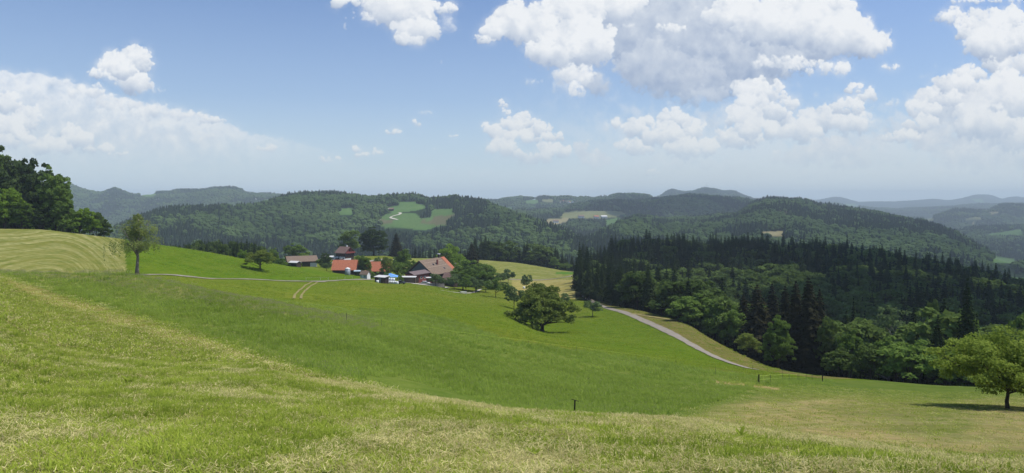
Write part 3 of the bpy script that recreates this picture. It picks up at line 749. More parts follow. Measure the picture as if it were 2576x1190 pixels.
def crown_mesh(name, seed, H_, Rr, mat, base=0.22, clumps=60, leaves=90, leaf=0.45, top=1.0, squash=0.75, csize=0.27, shape='round', lean=0.0, fill=0.25):
    rg = np.random.default_rng(seed)
    zc = H_ * (base + top) / 2; hz = H_ * (top - base) / 2
    d = rg.normal(size=(clumps * 3, 3)); d /= np.linalg.norm(d, axis=1, keepdims=True)
    d = d[d[:, 2] > -0.75][:clumps]
    rad = np.where(rg.random(len(d)) < fill, rg.uniform(0.15, 0.6, len(d)), rg.uniform(0.68, 0.95, len(d)))
    lump = 1 + 0.22 * np.sin(d[:, 0] * 3.1 + seed) * np.cos(d[:, 1] * 2.7 + seed * 1.7) + 0.12 * rg.normal(size=len(d))
    rad = rad * lump
    C = d * rad[:, None] * np.array([Rr, Rr, hz]) * np.array([1, 1, 1])
    if shape == 'oval': C[:, :2] *= (1 - 0.35 * np.clip(C[:, 2:3] / hz, 0, 1))
    if shape == 'flat': C[:, 2] = np.where(C[:, 2] < 0, C[:, 2] * 0.8, C[:, 2])
    if shape == 'wide': C[:, :2] *= (1 + 0.25 * np.clip(-C[:, 2:3] / hz, -1, 1))
    C[:, 0] += lean * (C[:, 2] + hz)
    C[:, 2] += zc
    cr = Rr * csize * rg.uniform(0.6, 1.25, len(C))
    Vs, Fs, Ts = [], [], []; o = 0
    for c, r in zip(C, cr):
        n = int(leaves * (r / (Rr * csize)) ** 1.6) + 8
        q = rg.normal(size=(n, 3)); q /= np.linalg.norm(q, axis=1, keepdims=True)
        q[:, 2] = np.where(q[:, 2] < -0.3, -q[:, 2], q[:, 2])
        rr = r * rg.uniform(0.55, 1.12, n)
        pos = c + q * rr[:, None] * np.array([1, 1, squash])
        nn = q * 0.7 + rg.normal(size=(n, 3)) * 0.55 + np.array([0, 0, 0.35])
        v, f = quads(pos, nn, leaf * rg.uniform(0.6, 1.3, n), rg)
        Vs.append(v); Fs.append(f + o); o += len(v)
        Ts.append(np.clip(rg.uniform(0.15, 0.85) + rg.normal(size=n) * 0.16, 0, 1))
    return npmesh(name, np.concatenate(Vs), np.concatenate(Fs), np.concatenate(Ts), mat), C

def trunk_mesh(name, seed, H_, rad, C, mat, top=0.75, nlimb=10, fork=0.3, lean=0.0):
    rg = np.random.default_rng(seed + 999); mb = MB()
    pts = []; n = 7
    for i in range(n):
        t = i / (n - 1)
        pts.append((lean * H_ * t * 0.6 + rg.normal() * 0.02 * H_ * t, rg.normal() * 0.02 * H_ * t, -0.5 + t * (H_ * top + 0.5)))
    rd = [rad * (1.45 if i == 0 else (1 - 0.80 * (i / (n - 1)))) for i in range(n)]
    mb.tube(pts, rd, 7)
    if C is not None and len(C):
        k = rg.permutation(len(C))[:nlimb]
        for j in k:
            z0 = H_ * rg.uniform(fork, min(top * 0.9, max(fork + .05, C[j][2] / H_ * 0.8)))
            a = Vector((lean * z0 * 0.6 / top, 0, z0)); b = Vector(C[j]); m = a.lerp(b, 0.55); m.z += 0.06 * H_ * rg.uniform(-0.5, 1) - 0.02 * H_
            mb.tube([a, m, b], [rad * 0.42, rad * 0.26, rad * 0.08], 5, cap=False)
    return mb.mesh(name, mat, True)

def spruce_mesh(name, seed, H_, Rr, mat, base=0.08, levels=26, per=8, seg=7, droop=0.34, power=0.85, qs=0.62):
    rg = np.random.default_rng(seed); P, Nn, S, T = [], [], [], []
    for i in range(levels):
        t = (i + rg.uniform(-.3, .3)) / levels; z = H_ * (base + (1 - base) * t)
        r = Rr * max(0.03, (1 - t)) ** power * rg.uniform(0.8, 1.12)
        if t < 0.12: r *= 0.75 + t * 2
        a0 = rg.uniform(0, 6.28); nb = max(4, int(per * (0.6 + 0.6 * (1 - t))))
        for b in range(nb):
            a = a0 + 6.283 * b / nb + rg.uniform(-.25, .25); rb = r * rg.uniform(0.72, 1.15); ns = max(2, int(seg * rb / Rr) + 2)
            tb = rg.uniform(0.2, 0.8)
            for s in range(ns):
                q = (s + 0.6) / ns; d = rb * q
                w = qs * (1.15 - 0.55 * q) * (0.45 + 0.55 * rb / Rr) * 1.9
                up = 0.12 * rb * q - droop * rb * q * q
                for side in (-1, 1):
                    la = a + side * 0.16 * (1 - q * .5)
                    P.append((math.cos(la) * d, math.sin(la) * d, z + up + rg.normal() * 0.06))
                    Nn.append((math.cos(a) * 0.5 + rg.normal() * .35, math.sin(a) * 0.5 + rg.normal() * .35, 0.8)); S.append(w); T.append(tb + 0.25 * (q - .5))
                if s % 2 == 0:
                    P.append((math.cos(a) * d, math.sin(a) * d, z + up - 0.3 * w)); Nn.append((math.cos(a + 1.57) + rg.normal() * .3, math.sin(a + 1.57), 0.1)); S.append(w * 0.9); T.append(tb - 0.15)
    P.append((0, 0, H_ * 1.0)); Nn.append((1, 0, .1)); S.append(0.6); T.append(.5)
    P.append((0, 0, H_ * 1.0)); Nn.append((0, 1, .1)); S.append(0.6); T.append(.5)
    v, f = quads(np.array(P), np.array(Nn), np.array(S), rg, 1.25)
    return npmesh(name, v, f, np.clip(T, 0, 1), mat)

def pole_mesh(name, H_, rad, mat):
    return MB().tube([(0, 0, -0.6), (0.02, 0, H_ * .4), (0, 0.02, H_ * 0.97)], [rad * 1.2, rad * .8, rad * .12], 6).mesh(name, mat, True)

def deadtree_mesh(name, seed, H_, mat):
    rg = random.Random(seed); mb = MB()
    def grow(p, d, L, r, dep):
        q = p + d * L; m = p + d * L * .5 + Vector((rg.gauss(0, .06), rg.gauss(0, .06), 0)) * L
        mb.tube([p, m, q], [r, r * .8, r * .6], 5, cap=False)
        if dep == 0: return
        for k in range(3 if dep > 2 else 2):
            nd = (d + Vector((rg.gauss(0, .55), rg.gauss(0, .55), rg.gauss(.12, .3)))).normalized()
            grow(m if k == 2 else q, nd, L * rg.uniform(.62, .82), r * .58, dep - 1)
    grow(Vector((0, 0, -.4)), Vector((0.03, 0, 1)).normalized(), H_ * .30, .26, 5)
    return mb.mesh(name, mat, True)

class Kind:
    """one kind of tree: its crown mesh, trunk mesh and height"""
    def __init__(s, crown, trunk, h, rad): s.crown, s.trunk, s.h, s.rad = crown, trunk, h, rad
def decid(seed, H_, Rr, mat, trad=None, tm=None, **kw):
    lim = kw.pop('nlimb', 8); ttop = kw.pop('ttop', 0.7); fork = kw.pop('fork', kw.get('base', .22))
    c, C = crown_mesh('crown_mesh', seed, H_, Rr, mat, **kw)
    return Kind(c, trunk_mesh('trunk_mesh', seed, H_, trad or H_ * 0.022, C, tm or M_BARK, ttop, lim, fork, kw.get('lean', 0.0)), H_, Rr)
def spruce(seed, H_, Rr, mat, **kw):
    return Kind(spruce_mesh('crown_mesh', seed, H_, Rr, mat, **kw), pole_mesh('trunk_mesh', H_, H_ * .012, M_BARK), H_, Rr)

def plant(kind, name, x, y, h, rz=None, wide=1.0, label=None, cat='tree', group=None, z=None, kinds=None):
    """a tree of its own: an Empty at its foot with a trunk and a crown"""
    z = Hs(x, y) if z is None else z
    s = h / kind.h
    o = empty(name, (x, y, z), random.uniform(0, 6.28) if rz is None else rz, label, cat, group)
    o.scale = (s * wide, s * wide, s)
    link('trunk', kind.trunk, o); link('crown', kind.crown, o)
    return o

K_D = [decid(s, 12, 4.6, L_WOOD, base=0.14, clumps=46, leaves=64, leaf=0.62, csize=0.30, shape=sh) for s, sh in ((1, 'round'), (2, 'oval'), (3, 'round'), (4, 'oval'), (5, 'wide'))]
K_DB = [decid(s, 12, 4.6, L_DECID, base=0.10, clumps=50, leaves=70, leaf=0.55, csize=0.28, shape=sh) for s, sh in ((11, 'round'), (12, 'oval'), (13, 'wide'))]
K_S = [spruce(s, 20, 4.0, L_SPRUCE, base=b, power=pw, levels=32, per=10, seg=8, qs=.52) for s, b, pw in ((1, .05, .8), (2, .10, .6), (3, .18, .7), (4, .06, .95))]
K_PINE = [decid(31, 18, 3.4, L_SPRUCE, base=0.5, clumps=26, leaves=60, leaf=0.5, csize=0.36, shape='oval', nlimb=5, ttop=.9)]

def stuff_scatter(name, pts, rot, scl, idx, meshes, label=None):
    """one uncountable mass: a mesh of points that carries copies of a few crown meshes"""
    me = bpy.data.meshes.new(name); n = len(pts)
    me.vertices.add(n); me.vertices.foreach_set('co', np.ascontiguousarray(pts, np.float32).ravel())
    for nm, typ, arr in (('rot', 'FLOAT', rot), ('scl', 'FLOAT_VECTOR', scl), ('kind_no', 'INT', idx)):
        a = me.attributes.new(nm, typ, 'POINT')
        a.data.foreach_set('vector' if typ == 'FLOAT_VECTOR' else 'value', np.ascontiguousarray(arr, np.int32 if typ == 'INT' else np.float32).ravel())
    o = link(name, me); tag(o, label, kind='stuff')
    ng = bpy.data.node_groups.new(name, 'GeometryNodeTree')
    ng.interface.new_socket('Geometry', in_out='INPUT', socket_type='NodeSocketGeometry')
    ng.interface.new_socket('Geometry', in_out='OUTPUT', socket_type='NodeSocketGeometry')
    N = ng.nodes.new; Lk = ng.links.new
    gi = N('NodeGroupInput'); go = N('NodeGroupOutput'); jn = N('GeometryNodeJoinGeometry')
    def attr(nm, typ):
        a = N('GeometryNodeInputNamedAttribute'); a.data_type = typ; a.inputs['Name'].default_value = nm; return a
    ar = attr('rot', 'FLOAT'); asx = attr('scl', 'FLOAT_VECTOR'); ai = attr('kind_no', 'INT')
    cx = N('ShaderNodeCombineXYZ'); Lk(ar.outputs[0], cx.inputs[2])
    for k, m in enumerate(meshes):
        src = bpy.data.objects.new(m.name, m)
        oi = N('GeometryNodeObjectInfo'); oi.inputs[0].default_value = src; oi.inputs['As Instance'].default_value = True
        cmp = N('FunctionNodeCompare'); cmp.data_type = 'INT'; cmp.operation = 'EQUAL'
        si = [i for i in cmp.inputs if i.type == 'INT']
        Lk(ai.outputs[0], si[0]); si[1].default_value = k
        ip = N('GeometryNodeInstanceOnPoints')
        Lk(gi.outputs[0], ip.inputs['Points']); Lk(cmp.outputs[0], ip.inputs['Selection']); Lk(oi.outputs['Geometry'], ip.inputs['Instance'])
        Lk(cx.outputs[0], ip.inputs['Rotation']); Lk(asx.outputs[0], ip.inputs['Scale'])
        Lk(ip.outputs[0], jn.inputs[0])
    Lk(jn.outputs[0], go.inputs[0])
    md = o.modifiers.new('scatter', 'NODES'); md.node_group = ng
    return o

def uv_of(X, Y):
    z = H(X, Y); return CU + F * X / Y, HV - F * z / Y
def jgrid(x0, x1, y0, y1, sp, rg):
    gx, gy = np.meshgrid(np.arange(x0, x1, sp), np.arange(y0, y1, sp), indexing='ij')
    X = gx.ravel() + rg.uniform(-.42, .42, gx.size) * sp; Y = gy.ravel() + rg.uniform(-.42, .42, gx.size) * sp
    return X, Y

# ---- the wood right of the lane
def wood():
    rg = np.random.default_rng(41)
    X, Y = jgrid(-60, 640, 110, 690, 6.2, rg)
    u, v = uv_of(X, Y)
    ed = lin(EDGE, u)
    ok = (u > 1452) & (u < 2860) & (Y > ed) & (Y < 665)
    ok |= (u > 1190) & (u <= 1452) & (Y > lin([(1190,572),(1300,568),(1420,566),(1452,560)], u)) & (Y < 640)
    ok &= ~((u > 1400) & (u < 1520) & (Y > 440) & (Y < 548))
    ok &= ~((u > 1862) & (u < 2085) & (Y < 212))
    X, Y, u = X[ok], Y[ok], u[ok]
    depth = Y - lin(EDGE, u)
    nz = fbm(X / 60, Y / 60, 3, 2); r = rg.random(len(X))
    # where it is spruce: the left corner block, the skyline, the back row
    p = np.full(len(X), 0.30)
    p = np.where((u < 1640) & (Y < 420), 0.86, p)
    p = np.where((Y > 430) & (u < 2250), 0.72, p)
    p = np.where((Y > 360) & (u < 1600), 0.9, p)
    p = np.where(u < 1455, 0.9, p)
    p = np.where((u > 1700) & (u < 2080) & (Y < 400), 0.12, p)
    p = np.where((u > 2080) & (Y < 420), 0.12 + 0.25 * (nz > 0.55), p)
    p = np.where((u > 2080) & (Y > 300), 0.5, p)
    sp = r < p
    h = np.where(sp, 15 + 10 * rg.random(len(X)) ** 1.3 + 3 * (nz - .5), rg.uniform(12, 18.5, len(X)))
    h = np.where((depth < 12) & ~sp & (u > 1650), rg.uniform(7.5, 12, len(X)), h)
    h = np.where((u > 1452) & (u < 1640) & (depth < 60), rg.uniform(14, 18.5, len(X)), h)
    h = np.where((u > 2060) & (depth < 9), rg.uniform(6.5, 9.5, len(X)), h)
    h = np.where((u < 1455), rg.uniform(18.5, 22.5, len(X)) - np.clip(u - 1330, 0, 120) * 0.05, h)
    h = np.where((u > 1455) & (Y > 500), h * rg.uniform(0.85, 1.08, len(X)), h)
    thin = (rg.random(len(X)) < np.where(sp, 0.74, 0.50))
    X, Y, u, sp, h, depth = X[thin], Y[thin], u[thin], sp[thin], h[thin], depth[thin]
    return X, Y, u, sp, h, depth
WX, WY, WU, WS, WH, WD = wood()
def grow_wood():
    rg = np.random.default_rng(5)
    inview = (WU > 1150) & (WU < 2640)
    # how large each tree shows: height over distance, only the outer rows show in full
    show = WH / WY * np.where(WD < 16, 3.0, 1.0) * inview
    # keep the places of the named trees free
    order = {True: [], False: []}
    for s in (True, False):
        k = np.where(WS == s)[0]; k = k[np.argsort(-show[k])]
        order[s] = k[:270 if s else 250]
    ind = np.zeros(len(WX), bool); ind[order[True]] = True; ind[order[False]] = True
    for i in np.where(ind)[0]:
        u, Y, d = WU[i], WY[i], WD[i]
        if WS[i]:
            kd = K_S[int(rg.integers(4))]
            if u < 1455: lb, gp = 'tall dark spruce in the row on the skyline behind the mown hill', 'spruces behind the mown hill'
            elif u < 1700: lb, gp = 'dark spruce in the dense corner block of the wood by the lane bend', 'spruces in the corner block of the wood'
            else: lb, gp = 'dark spruce rising inside the big wood right of the lane', 'spruces inside the big wood'
            plant(kd, 'spruce_tree', WX[i], WY[i], WH[i], wide=rg.uniform(.85, 1.15), label=lb, group=gp)
        else:
            kd = K_D[int(rg.integers(5))] if d > 10 else K_DB[int(rg.integers(3))]
            if u < 1455: lb, gp = 'dark green leafy tree among the spruces behind the mown hill', 'leafy trees behind the mown hill'
            elif d < 14: lb, gp = 'leafy tree in the outer edge of the big wood above the grass strip', 'leafy trees along the wood edge'
            else: lb, gp = 'leafy tree with a rounded crown inside the big wood', 'leafy trees inside the big wood'
            plant(kd, 'broadleaf_tree', WX[i], WY[i], WH[i], wide=rg.uniform(1.1, 1.5), label=lb, group=gp)
    k = ~ind
    X, Y, h, s = WX[k], WY[k], WH[k], WS[k]
    Z = H(X, Y); n = len(X)
    idx = np.where(s, rg.integers(0, 4, n), 4 + rg.integers(0, 5, n))
    sc = np.where(s, h / 20, h / 12)[:, None] * np.stack([np.where(s, rg.uniform(.85, 1.2, n), rg.uniform(1.1, 1.55, n))] * 2 + [np.ones(n)], 1)
    stuff_scatter('wood_interior', np.stack([X, Y, Z], 1), rg.uniform(0, 6.28, n), sc, idx, [q.crown for q in K_S] + [q.crown for q in K_D])
    print('WOOD', n, ind.sum())
grow_wood()

# ---- the wooded hills: a canopy of small crowns, one mass per hill range
def blob(name, seed, mat, cone=False):
    rg = np.random.default_rng(seed); Vs, Fs, T = [], [], []; o = 0
    if cone:
        n = 9
        for k in range(4):
            z0 = .12 + .22 * k; r0 = 0.30 * (1 - k * .23); z1 = min(1, z0 + .36)
            a = np.arange(n) * 6.283 / n + rg.random(); rr = r0 * rg.uniform(.7, 1.2, n)
            Vs += [(math.cos(t) * q, math.sin(t) * q, z0 + rg.uniform(-.04, .04)) for t, q in zip(a, rr)] + [(0, 0, z1)]
            for i in range(n): Fs.append((o + i, o + (i + 1) % n, o + n)); T.append(rg.uniform(.1, .8))
            o += n + 1
        return npmesh(name, np.array(Vs), np.array(Fs), T, mat)
    import bmesh
    V = []
    for k in range(5):
        bm = bmesh.new(); bmesh.ops.create_icosphere(bm, subdivisions=1, radius=1)
        c = np.array([rg.normal() * .17, rg.normal() * .17, rg.uniform(.42, .72)]); r = rg.uniform(.20, .33); tt = rg.uniform(.15, .9)
        for q in bm.verts:
            p = np.array(q.co) * r * rg.uniform(.8, 1.2) * np.array([1, 1, .85]) + c; Vs.append(tuple(p))
        for f in bm.faces: Fs.append(tuple(o + w.index for w in f.verts)); T.append(np.clip(tt + rg.normal() * .15, 0, 1))
        o += len(bm.verts); bm.free()
    return npmesh(name, np.array(Vs), np.array(Fs), T, mat)
FAR = [blob('far_crown', s, L_FAR) for s in (1, 2, 3, 4)] + [blob('far_spire', s, L_FARC, True) for s in (5, 6)]

def hills(name, u0, u1, y0, y1, sp, keep, seed, hr=(11, 22), conif=0.3):
    rg = np.random.default_rng(seed)
    X, Y = jgrid((u0 - CU) / F * y1 if u0 < CU else (u0 - CU) / F * y0, (u1 - CU) / F * (y1 if u1 > CU else y0), y0, y1, sp, rg)
    u, v = uv_of(X, Y)
    k = (u > u0) & (u < u1) & keep(u, v, Y)
    pm, _ = pasture(u, v, Y); k &= ~pm
    for q in (.5, 1.0):
        pm, _ = pasture(u, v - F * 17 * q / Y, Y + 40 * q); k &= ~pm
    # only slopes that can be seen (or nearly so) from the meadow
    X, Y, u, v = X[k], Y[k], u[k], v[k]
    vis = np.ones(len(X), bool)
    top = v - F * 22 / Y
    for f in (0.5, 0.6, 0.7, 0.78, 0.85, 0.9, 0.94, 0.97):
        Yq = Y * f; vq = HV - F * H((u - CU) / F * Yq, Yq) / Yq
        vis &= ~((vq < top - 3) & (Yq > 500))
    X, Y, u, v = X[vis], Y[vis], u[vis], v[vis]
    n = len(X); Z = H(X, Y)
    co = rg.random(n) < np.clip(conif - .12 + 0.75 * sstep(.47, .56, fbm(X / 120, Y / 170, 4, 6)), 0, .95)
    idx = np.where(co, 4 + rg.integers(0, 2, n), rg.integers(0, 4, n))
    h = rg.uniform(*hr, n) * np.where(co, 1.12, 1.0)
    w = h * rg.uniform(.8, 1.15, n) * (sp / 9.0) ** 0.5 * np.where(co, .8, 1.0)
    stuff_scatter(name, np.stack([X, Y, Z - h * 0.12], 1), rg.uniform(0, 6.28, n), np.stack([w, w, h], 1), idx, FAR)
    print('HILL', name, n)
hills('hill_forest', -40, 2640, 700, 1500, 8.5, lambda u, v, Y: v < 690, 1)
hills('hill_forest', -40, 2640, 1500, 2300, 9.0, lambda u, v, Y: v < 690, 2)
hills('hill_forest', -40, 2640, 2300, 3150, 11.5, lambda u, v, Y: v < 640, 3, (14, 21))
hills('hill_forest', -40, 2640, 3150, 4150, 15.0, lambda u, v, Y: v < 620, 4, (15, 22))
hills('hill_forest', 1400, 2640, 5600, 6700, 22.0, lambda u, v, Y: v < 540, 5, (15, 20))

# ------------------------------------------------------------------ trees that stand out on their own
def weeping_mesh(name, seed, H_, Rr, mat):
    rg = np.random.default_rng(seed); P, Nn, S, T = [], [], [], []
    for i in range(230):
        t = rg.uniform(0.18, 1.0) ** 0.8
        env = Rr * (1.55 - 1.08 * t) * (0.75 + 0.35 * math.sin(t * 17 + 1))
        a = rg.uniform(0, 6.283); r = env * math.sqrt(rg.uniform(0.12, 0.9)); z0 = H_ * (0.34 + 0.66 * t) * (1 - 0.12 * (r / Rr) ** 2)
        lump = 0.42 + 0.9 * (math.sin(a * 2 + seed + z0 * .5) * .5 + .5)
        r *= lump; tt = rg.uniform(.15, .85)
        for s in range(5):
            aa = a + rg.normal() * .16; rr = r * rg.uniform(.75, 1.1)
            L = rg.uniform(0.06, 0.22) * H_ * (0.5 + 0.5 * r / Rr) * (1.0 if z0 < .8 * H_ else .45)
            x0, y0 = math.cos(aa) * rr, math.sin(aa) * rr
            for q in np.arange(0, L, 0.24):
                P.append((x0 + rg.normal() * .09, y0 + rg.normal() * .09, z0 - q + rg.normal() * .05)); Nn.append((math.cos(aa) + rg.normal() * .6, math.sin(aa) + rg.normal() * .6, .25)); S.append(rg.uniform(.13, .25)); T.append(np.clip(tt + rg.normal() * .15, 0, 1))
    v, f = quads(np.array(P), np.array(Nn), np.array(S), rg, 1.3)
    return npmesh(name, v, f, T, mat)
def birch_kind():
    H_ = 15.0; c = weeping_mesh('crown_mesh', 3, H_, 3.4, L_BIRCH)
    rg = np.random.default_rng(8); C = []
    for k in range(16):
        a = rg.uniform(0, 6.28); z = rg.uniform(.42, .93) * H_; r = rg.uniform(1.2, 3.2) * (1 - .6 * (z / H_ - .4)); C.append((math.cos(a) * r, math.sin(a) * r, z))
    return Kind(c, trunk_mesh('trunk_mesh', 5, H_, 0.26, np.array(C), M_BIRCHBARK, .93, 16, .3), H_, 3.4)
K_BIRCH = birch_kind()
K_WALNUT = decid(61, 11, 8.4, L_WALNUT, trad=0.62, base=0.03, clumps=190, leaves=125, leaf=0.42, csize=0.17, shape='wide', nlimb=22, ttop=.55, fork=.14)
K_WALNUT2 = decid(62, 12, 6.0, L_WALNUT, trad=0.4, base=0.14, clumps=80, leaves=90, leaf=0.42, csize=0.22, shape='round', nlimb=12)
K_APPLE = decid(63, 5.1, 4.35, L_APPLE, trad=0.17, base=0.08, clumps=240, leaves=150, leaf=0.125, csize=0.15, shape='flat', nlimb=26, ttop=.5, fork=.2, fill=.35)
K_ORCH = [decid(s, 7, 3.4, L_GREY, base=0.20, clumps=44, leaves=70, leaf=0.34, csize=0.27, nlimb=7, shape=q, fork=.22) for s, q in ((71, 'round'), (72, 'flat'))]
K_ORCHL = [decid(s, 7, 3.2, L_DECID, base=0.24, clumps=44, leaves=70, leaf=0.34, csize=0.27, nlimb=7, shape='round', fork=.22) for s in (73,)]
K_LIME = [decid(74, 12, 5.2, L_BRIGHT, base=0.12, clumps=70, leaves=80, leaf=0.5, csize=0.24, shape='round')]
K_BIGL = [decid(s, 24, 8.6, L_DECID, base=0.03, clumps=230, leaves=80, leaf=0.62, csize=0.165, shape=q) for s, q in ((81, 'round'), (82, 'oval'))]
K_BIGD = [decid(s, 24, 8.6, L_DARK, base=0.02, clumps=230, leaves=80, leaf=0.64, csize=0.165, shape=q) for s, q in ((84, 'oval'), (85, 'round'))]
K_SBIG = [spruce(s, 21, 4.2, L_SPRUCEB, base=.03, levels=38, per=10, seg=9, qs=.52, droop=.42, power=.62) for s in (91, 92)]
K_CEDAR = [spruce(95, 14, 7.0, L_SPRUCEB, base=.06, levels=24, per=10, seg=10, qs=.6, droop=.16, power=.7)]
K_BUSH = [decid(s, 3, 2.0, L_DECID, base=-0.05, clumps=22, leaves=50, leaf=0.3, csize=0.36, nlimb=3, ttop=.4, fork=.05) for s in (97, 98)]

def tree_at(kind, name, u, v, top, label, w=None, ymin=60, Y=None, group=None, rz=None, cat='tree'):
    """foot at (u, v) on the visible ground (or at distance Y), crown reaching up to slope 'top', w = spread"""
    x, y, z = ray(u, v, ymin) if Y is None else at(u, Y)
    h = (HV - top) / F * y - z
    wide = 1.0 if w is None else (w / F * y / 2) / (kind.rad * h / kind.h)
    return plant(kind, name, x, y, h, rz, wide, label, cat, group, z)

tree_at(K_BIRCH, 'birch_tree', 345, 692, 538, 'weeping birch standing alone beside the lane at the edge of the hay field', w=118, ymin=150, rz=0.6)
tree_at(K_WALNUT2, 'walnut_tree', 655, 680, 628, 'round dark green walnut tree alone on the green slope above the lane', w=68, ymin=200)
tree_at(K_WALNUT, 'walnut_tree', 1364, 834, 733, 'very broad old walnut tree with a thick trunk and a wide shadow in the meadow', w=160, ymin=150, rz=3.7)
tree_at(K_WALNUT2, 'walnut_tree', 1355, 800, 712, 'dense walnut tree directly behind the broadest meadow tree', w=92, Y=228)
tree_at(K_APPLE, 'apple_tree', 2533, 1028, 846, 'low spreading yellow green apple tree on the mown field at the right border', w=320, ymin=30, rz=1.0)
tree_at(K_ORCH[0], 'orchard_tree', 1491, 797, 754, 'small dark green orchard tree alone left of the lane bend', w=46, ymin=180)
tree_at(K_ORCH[1], 'orchard_tree', 1293, 778, 724, 'grey green orchard tree just left of the broad walnut tree', w=46, ymin=180)
tree_at(K_ORCHL[0], 'orchard_tree', 1247, 748, 704, 'light green orchard tree with its shadow on the meadow below the farm', w=44, ymin=180)
tree_at(K_ORCH[0], 'orchard_tree', 1325, 735, 688, 'tall narrow grey green tree standing in front of the hay field', w=29, ymin=250)
tree_at(K_ORCH[1], 'orchard_tree', 1278, 712, 680, 'round dark orchard tree beside the lane below the mown hill', w=34, ymin=300)
tree_at(K_ORCH[0], 'orchard_tree', 1258, 714, 684, 'faint grey green orchard tree left of the round tree by the far lane', w=30, Y=395)
tree_at(K_ORCH[1], 'orchard_tree', 1421, 778, 741, 'round dark tree peeping out right behind the broad walnut tree', w=32, ymin=250)
tree_at(K_ORCHL[0], 'orchard_tree', 1275, 752, 715, 'thin young tree between two orchard trees in the meadow', w=18, ymin=250)
# the copse right of the barn
for i, (u, Y, top, w, k, lb) in enumerate([
    (1131, 432, 615, 58, K_LIME[0], 'large bright green maple with a full crown behind the barn roof'),
    (1187, 452, 611, 62, K_CEDAR[0], 'brown green fir with drooping boughs right of the bright maple'),
    (1152, 400, 640, 40, K_LIME[0], 'light green tree directly beside the silo pipe'),
    (1172, 366, 652, 66, K_DB[1], 'broad green tree at the back of the copse right of the barn'),
    (1206, 366, 656, 62, K_DB[0], 'dense green tree in the middle of the copse right of the barn'),
    (1232, 352, 674, 50, K_DB[1], 'green tree at the right end of the farm copse'),
    (1164, 332, 672, 60, K_DB[2], 'green tree in front of the brown roofed side barn'),
    (1198, 330, 676, 62, K_DB[0], 'green tree in the front of the copse below the fir'),
    (1222, 330, 700, 36, K_ORCH[0], 'grey green tree at the lower right corner of the farm copse'),
    (1142, 316, 692, 38, K_ORCH[1], 'orchard tree with a bare pale trunk beside the farm path'),
    (1118, 318, 696, 34, K_ORCH[0], 'low orchard tree in the row under the brown roofed side barn'),
    (1096, 322, 690, 34, K_ORCH[1], 'orchard tree at the left end of the row along the yard edge'),
    (1172, 312, 696, 36, K_ORCHL[0], 'orchard tree where the farm path bends'),
    (1196, 318, 700, 36, K_ORCH[1], 'orchard tree at the right end of the farm path'),
    # around the house and the orange roofs
    (881, 512, 581, 50, K_D[0], 'grey green round tree right behind the timbered farmhouse'),
    (940, 530, 572, 74, K_BIGD[1], 'largest dark green tree of the farm, right of the timbered farmhouse'),
    (997, 535, 586, 42, K_SBIG[0], 'dark conifer right of the largest dark tree'),
    (1014, 405, 626, 46, K_DB[1], 'tall light green tree left of the main barn'),
    (1000, 372, 655, 44, K_DB[0], 'dark green tree behind the blue canopy'),
    (1030, 385, 650, 34, K_DB[2], 'green tree touching the left gable of the main barn'),
    (915, 358, 645, 40, K_BIGL[0], 'dark green tree between the two orange roofs'),
    (972, 362, 646, 34, K_WALNUT2, 'brownish tree hiding the right part of the second orange roof'),
    (943, 332, 682, 24, K_BUSH[0], 'pale green weeping shrub right of the little white hut'),
    (972, 328, 686, 15, K_BUSH[1], 'small light green chestnut in front of the blue canopy'),
    (1010, 326, 687, 14, K_BUSH[0], 'small light green chestnut right of the blue canopy'),
    (820, 392, 636, 30, K_BIGD[0], 'dark tree left of the first orange roof'),
    (808, 402, 650, 26, K_DB[2], 'dark green tree beside the long hay barn'),
    (822, 356, 661, 34, K_ORCH[0], 'brownish willow at the left end of the first orange roof'),
    (900, 448, 642, 22, K_DB[1], 'green garden tree at the right corner of the farmhouse'),
    (912, 452, 644, 18, K_BUSH[0], 'light green garden shrub beside the house road'),
    (950, 462, 648, 20, K_BUSH[1], 'round shrub above the house road'),
    (1000, 470, 645, 26, K_BUSH[0], 'green shrub on the far side of the house road'),
    (741, 440, 611, 52, K_DB[2], 'light green tree with a wide crown behind the long hay barn'),
    (687, 370, 626, 34, K_BIGL[1], 'dark green tree behind the green slope left of the hay barn'),
    (611, 335, 629, 30, K_LIME[0], 'bright yellow green shrub peeping over the green slope'),
    (665, 350, 636, 34, K_DB[0], 'green tree behind the walnut tree on the green slope'),
    (704, 330, 652, 30, K_BUSH[1], 'leafy shrub at the left end of the hay barn'),
    (722, 345, 656, 28, K_BUSH[0], 'leafy shrub below the hay barn roof'),
    (748, 352, 662, 22, K_BUSH[1], 'leafy shrub in front of the hay barn'),
    (1421, 552, 661, 32, K_DB[0], 'rounded pale bush at the foot of the spruces by the mown hill'),
    (1395, 560, 646, 24, K_DB[1], 'small light green tree at the foot of the spruces behind the mown hill'),
]):
    tree_at(k, 'broadleaf_tree' if k not in K_SBIG + K_CEDAR else 'conifer_tree', u, 0, top, lb, w=w, Y=Y, cat='shrub' if k in K_BUSH else 'tree')
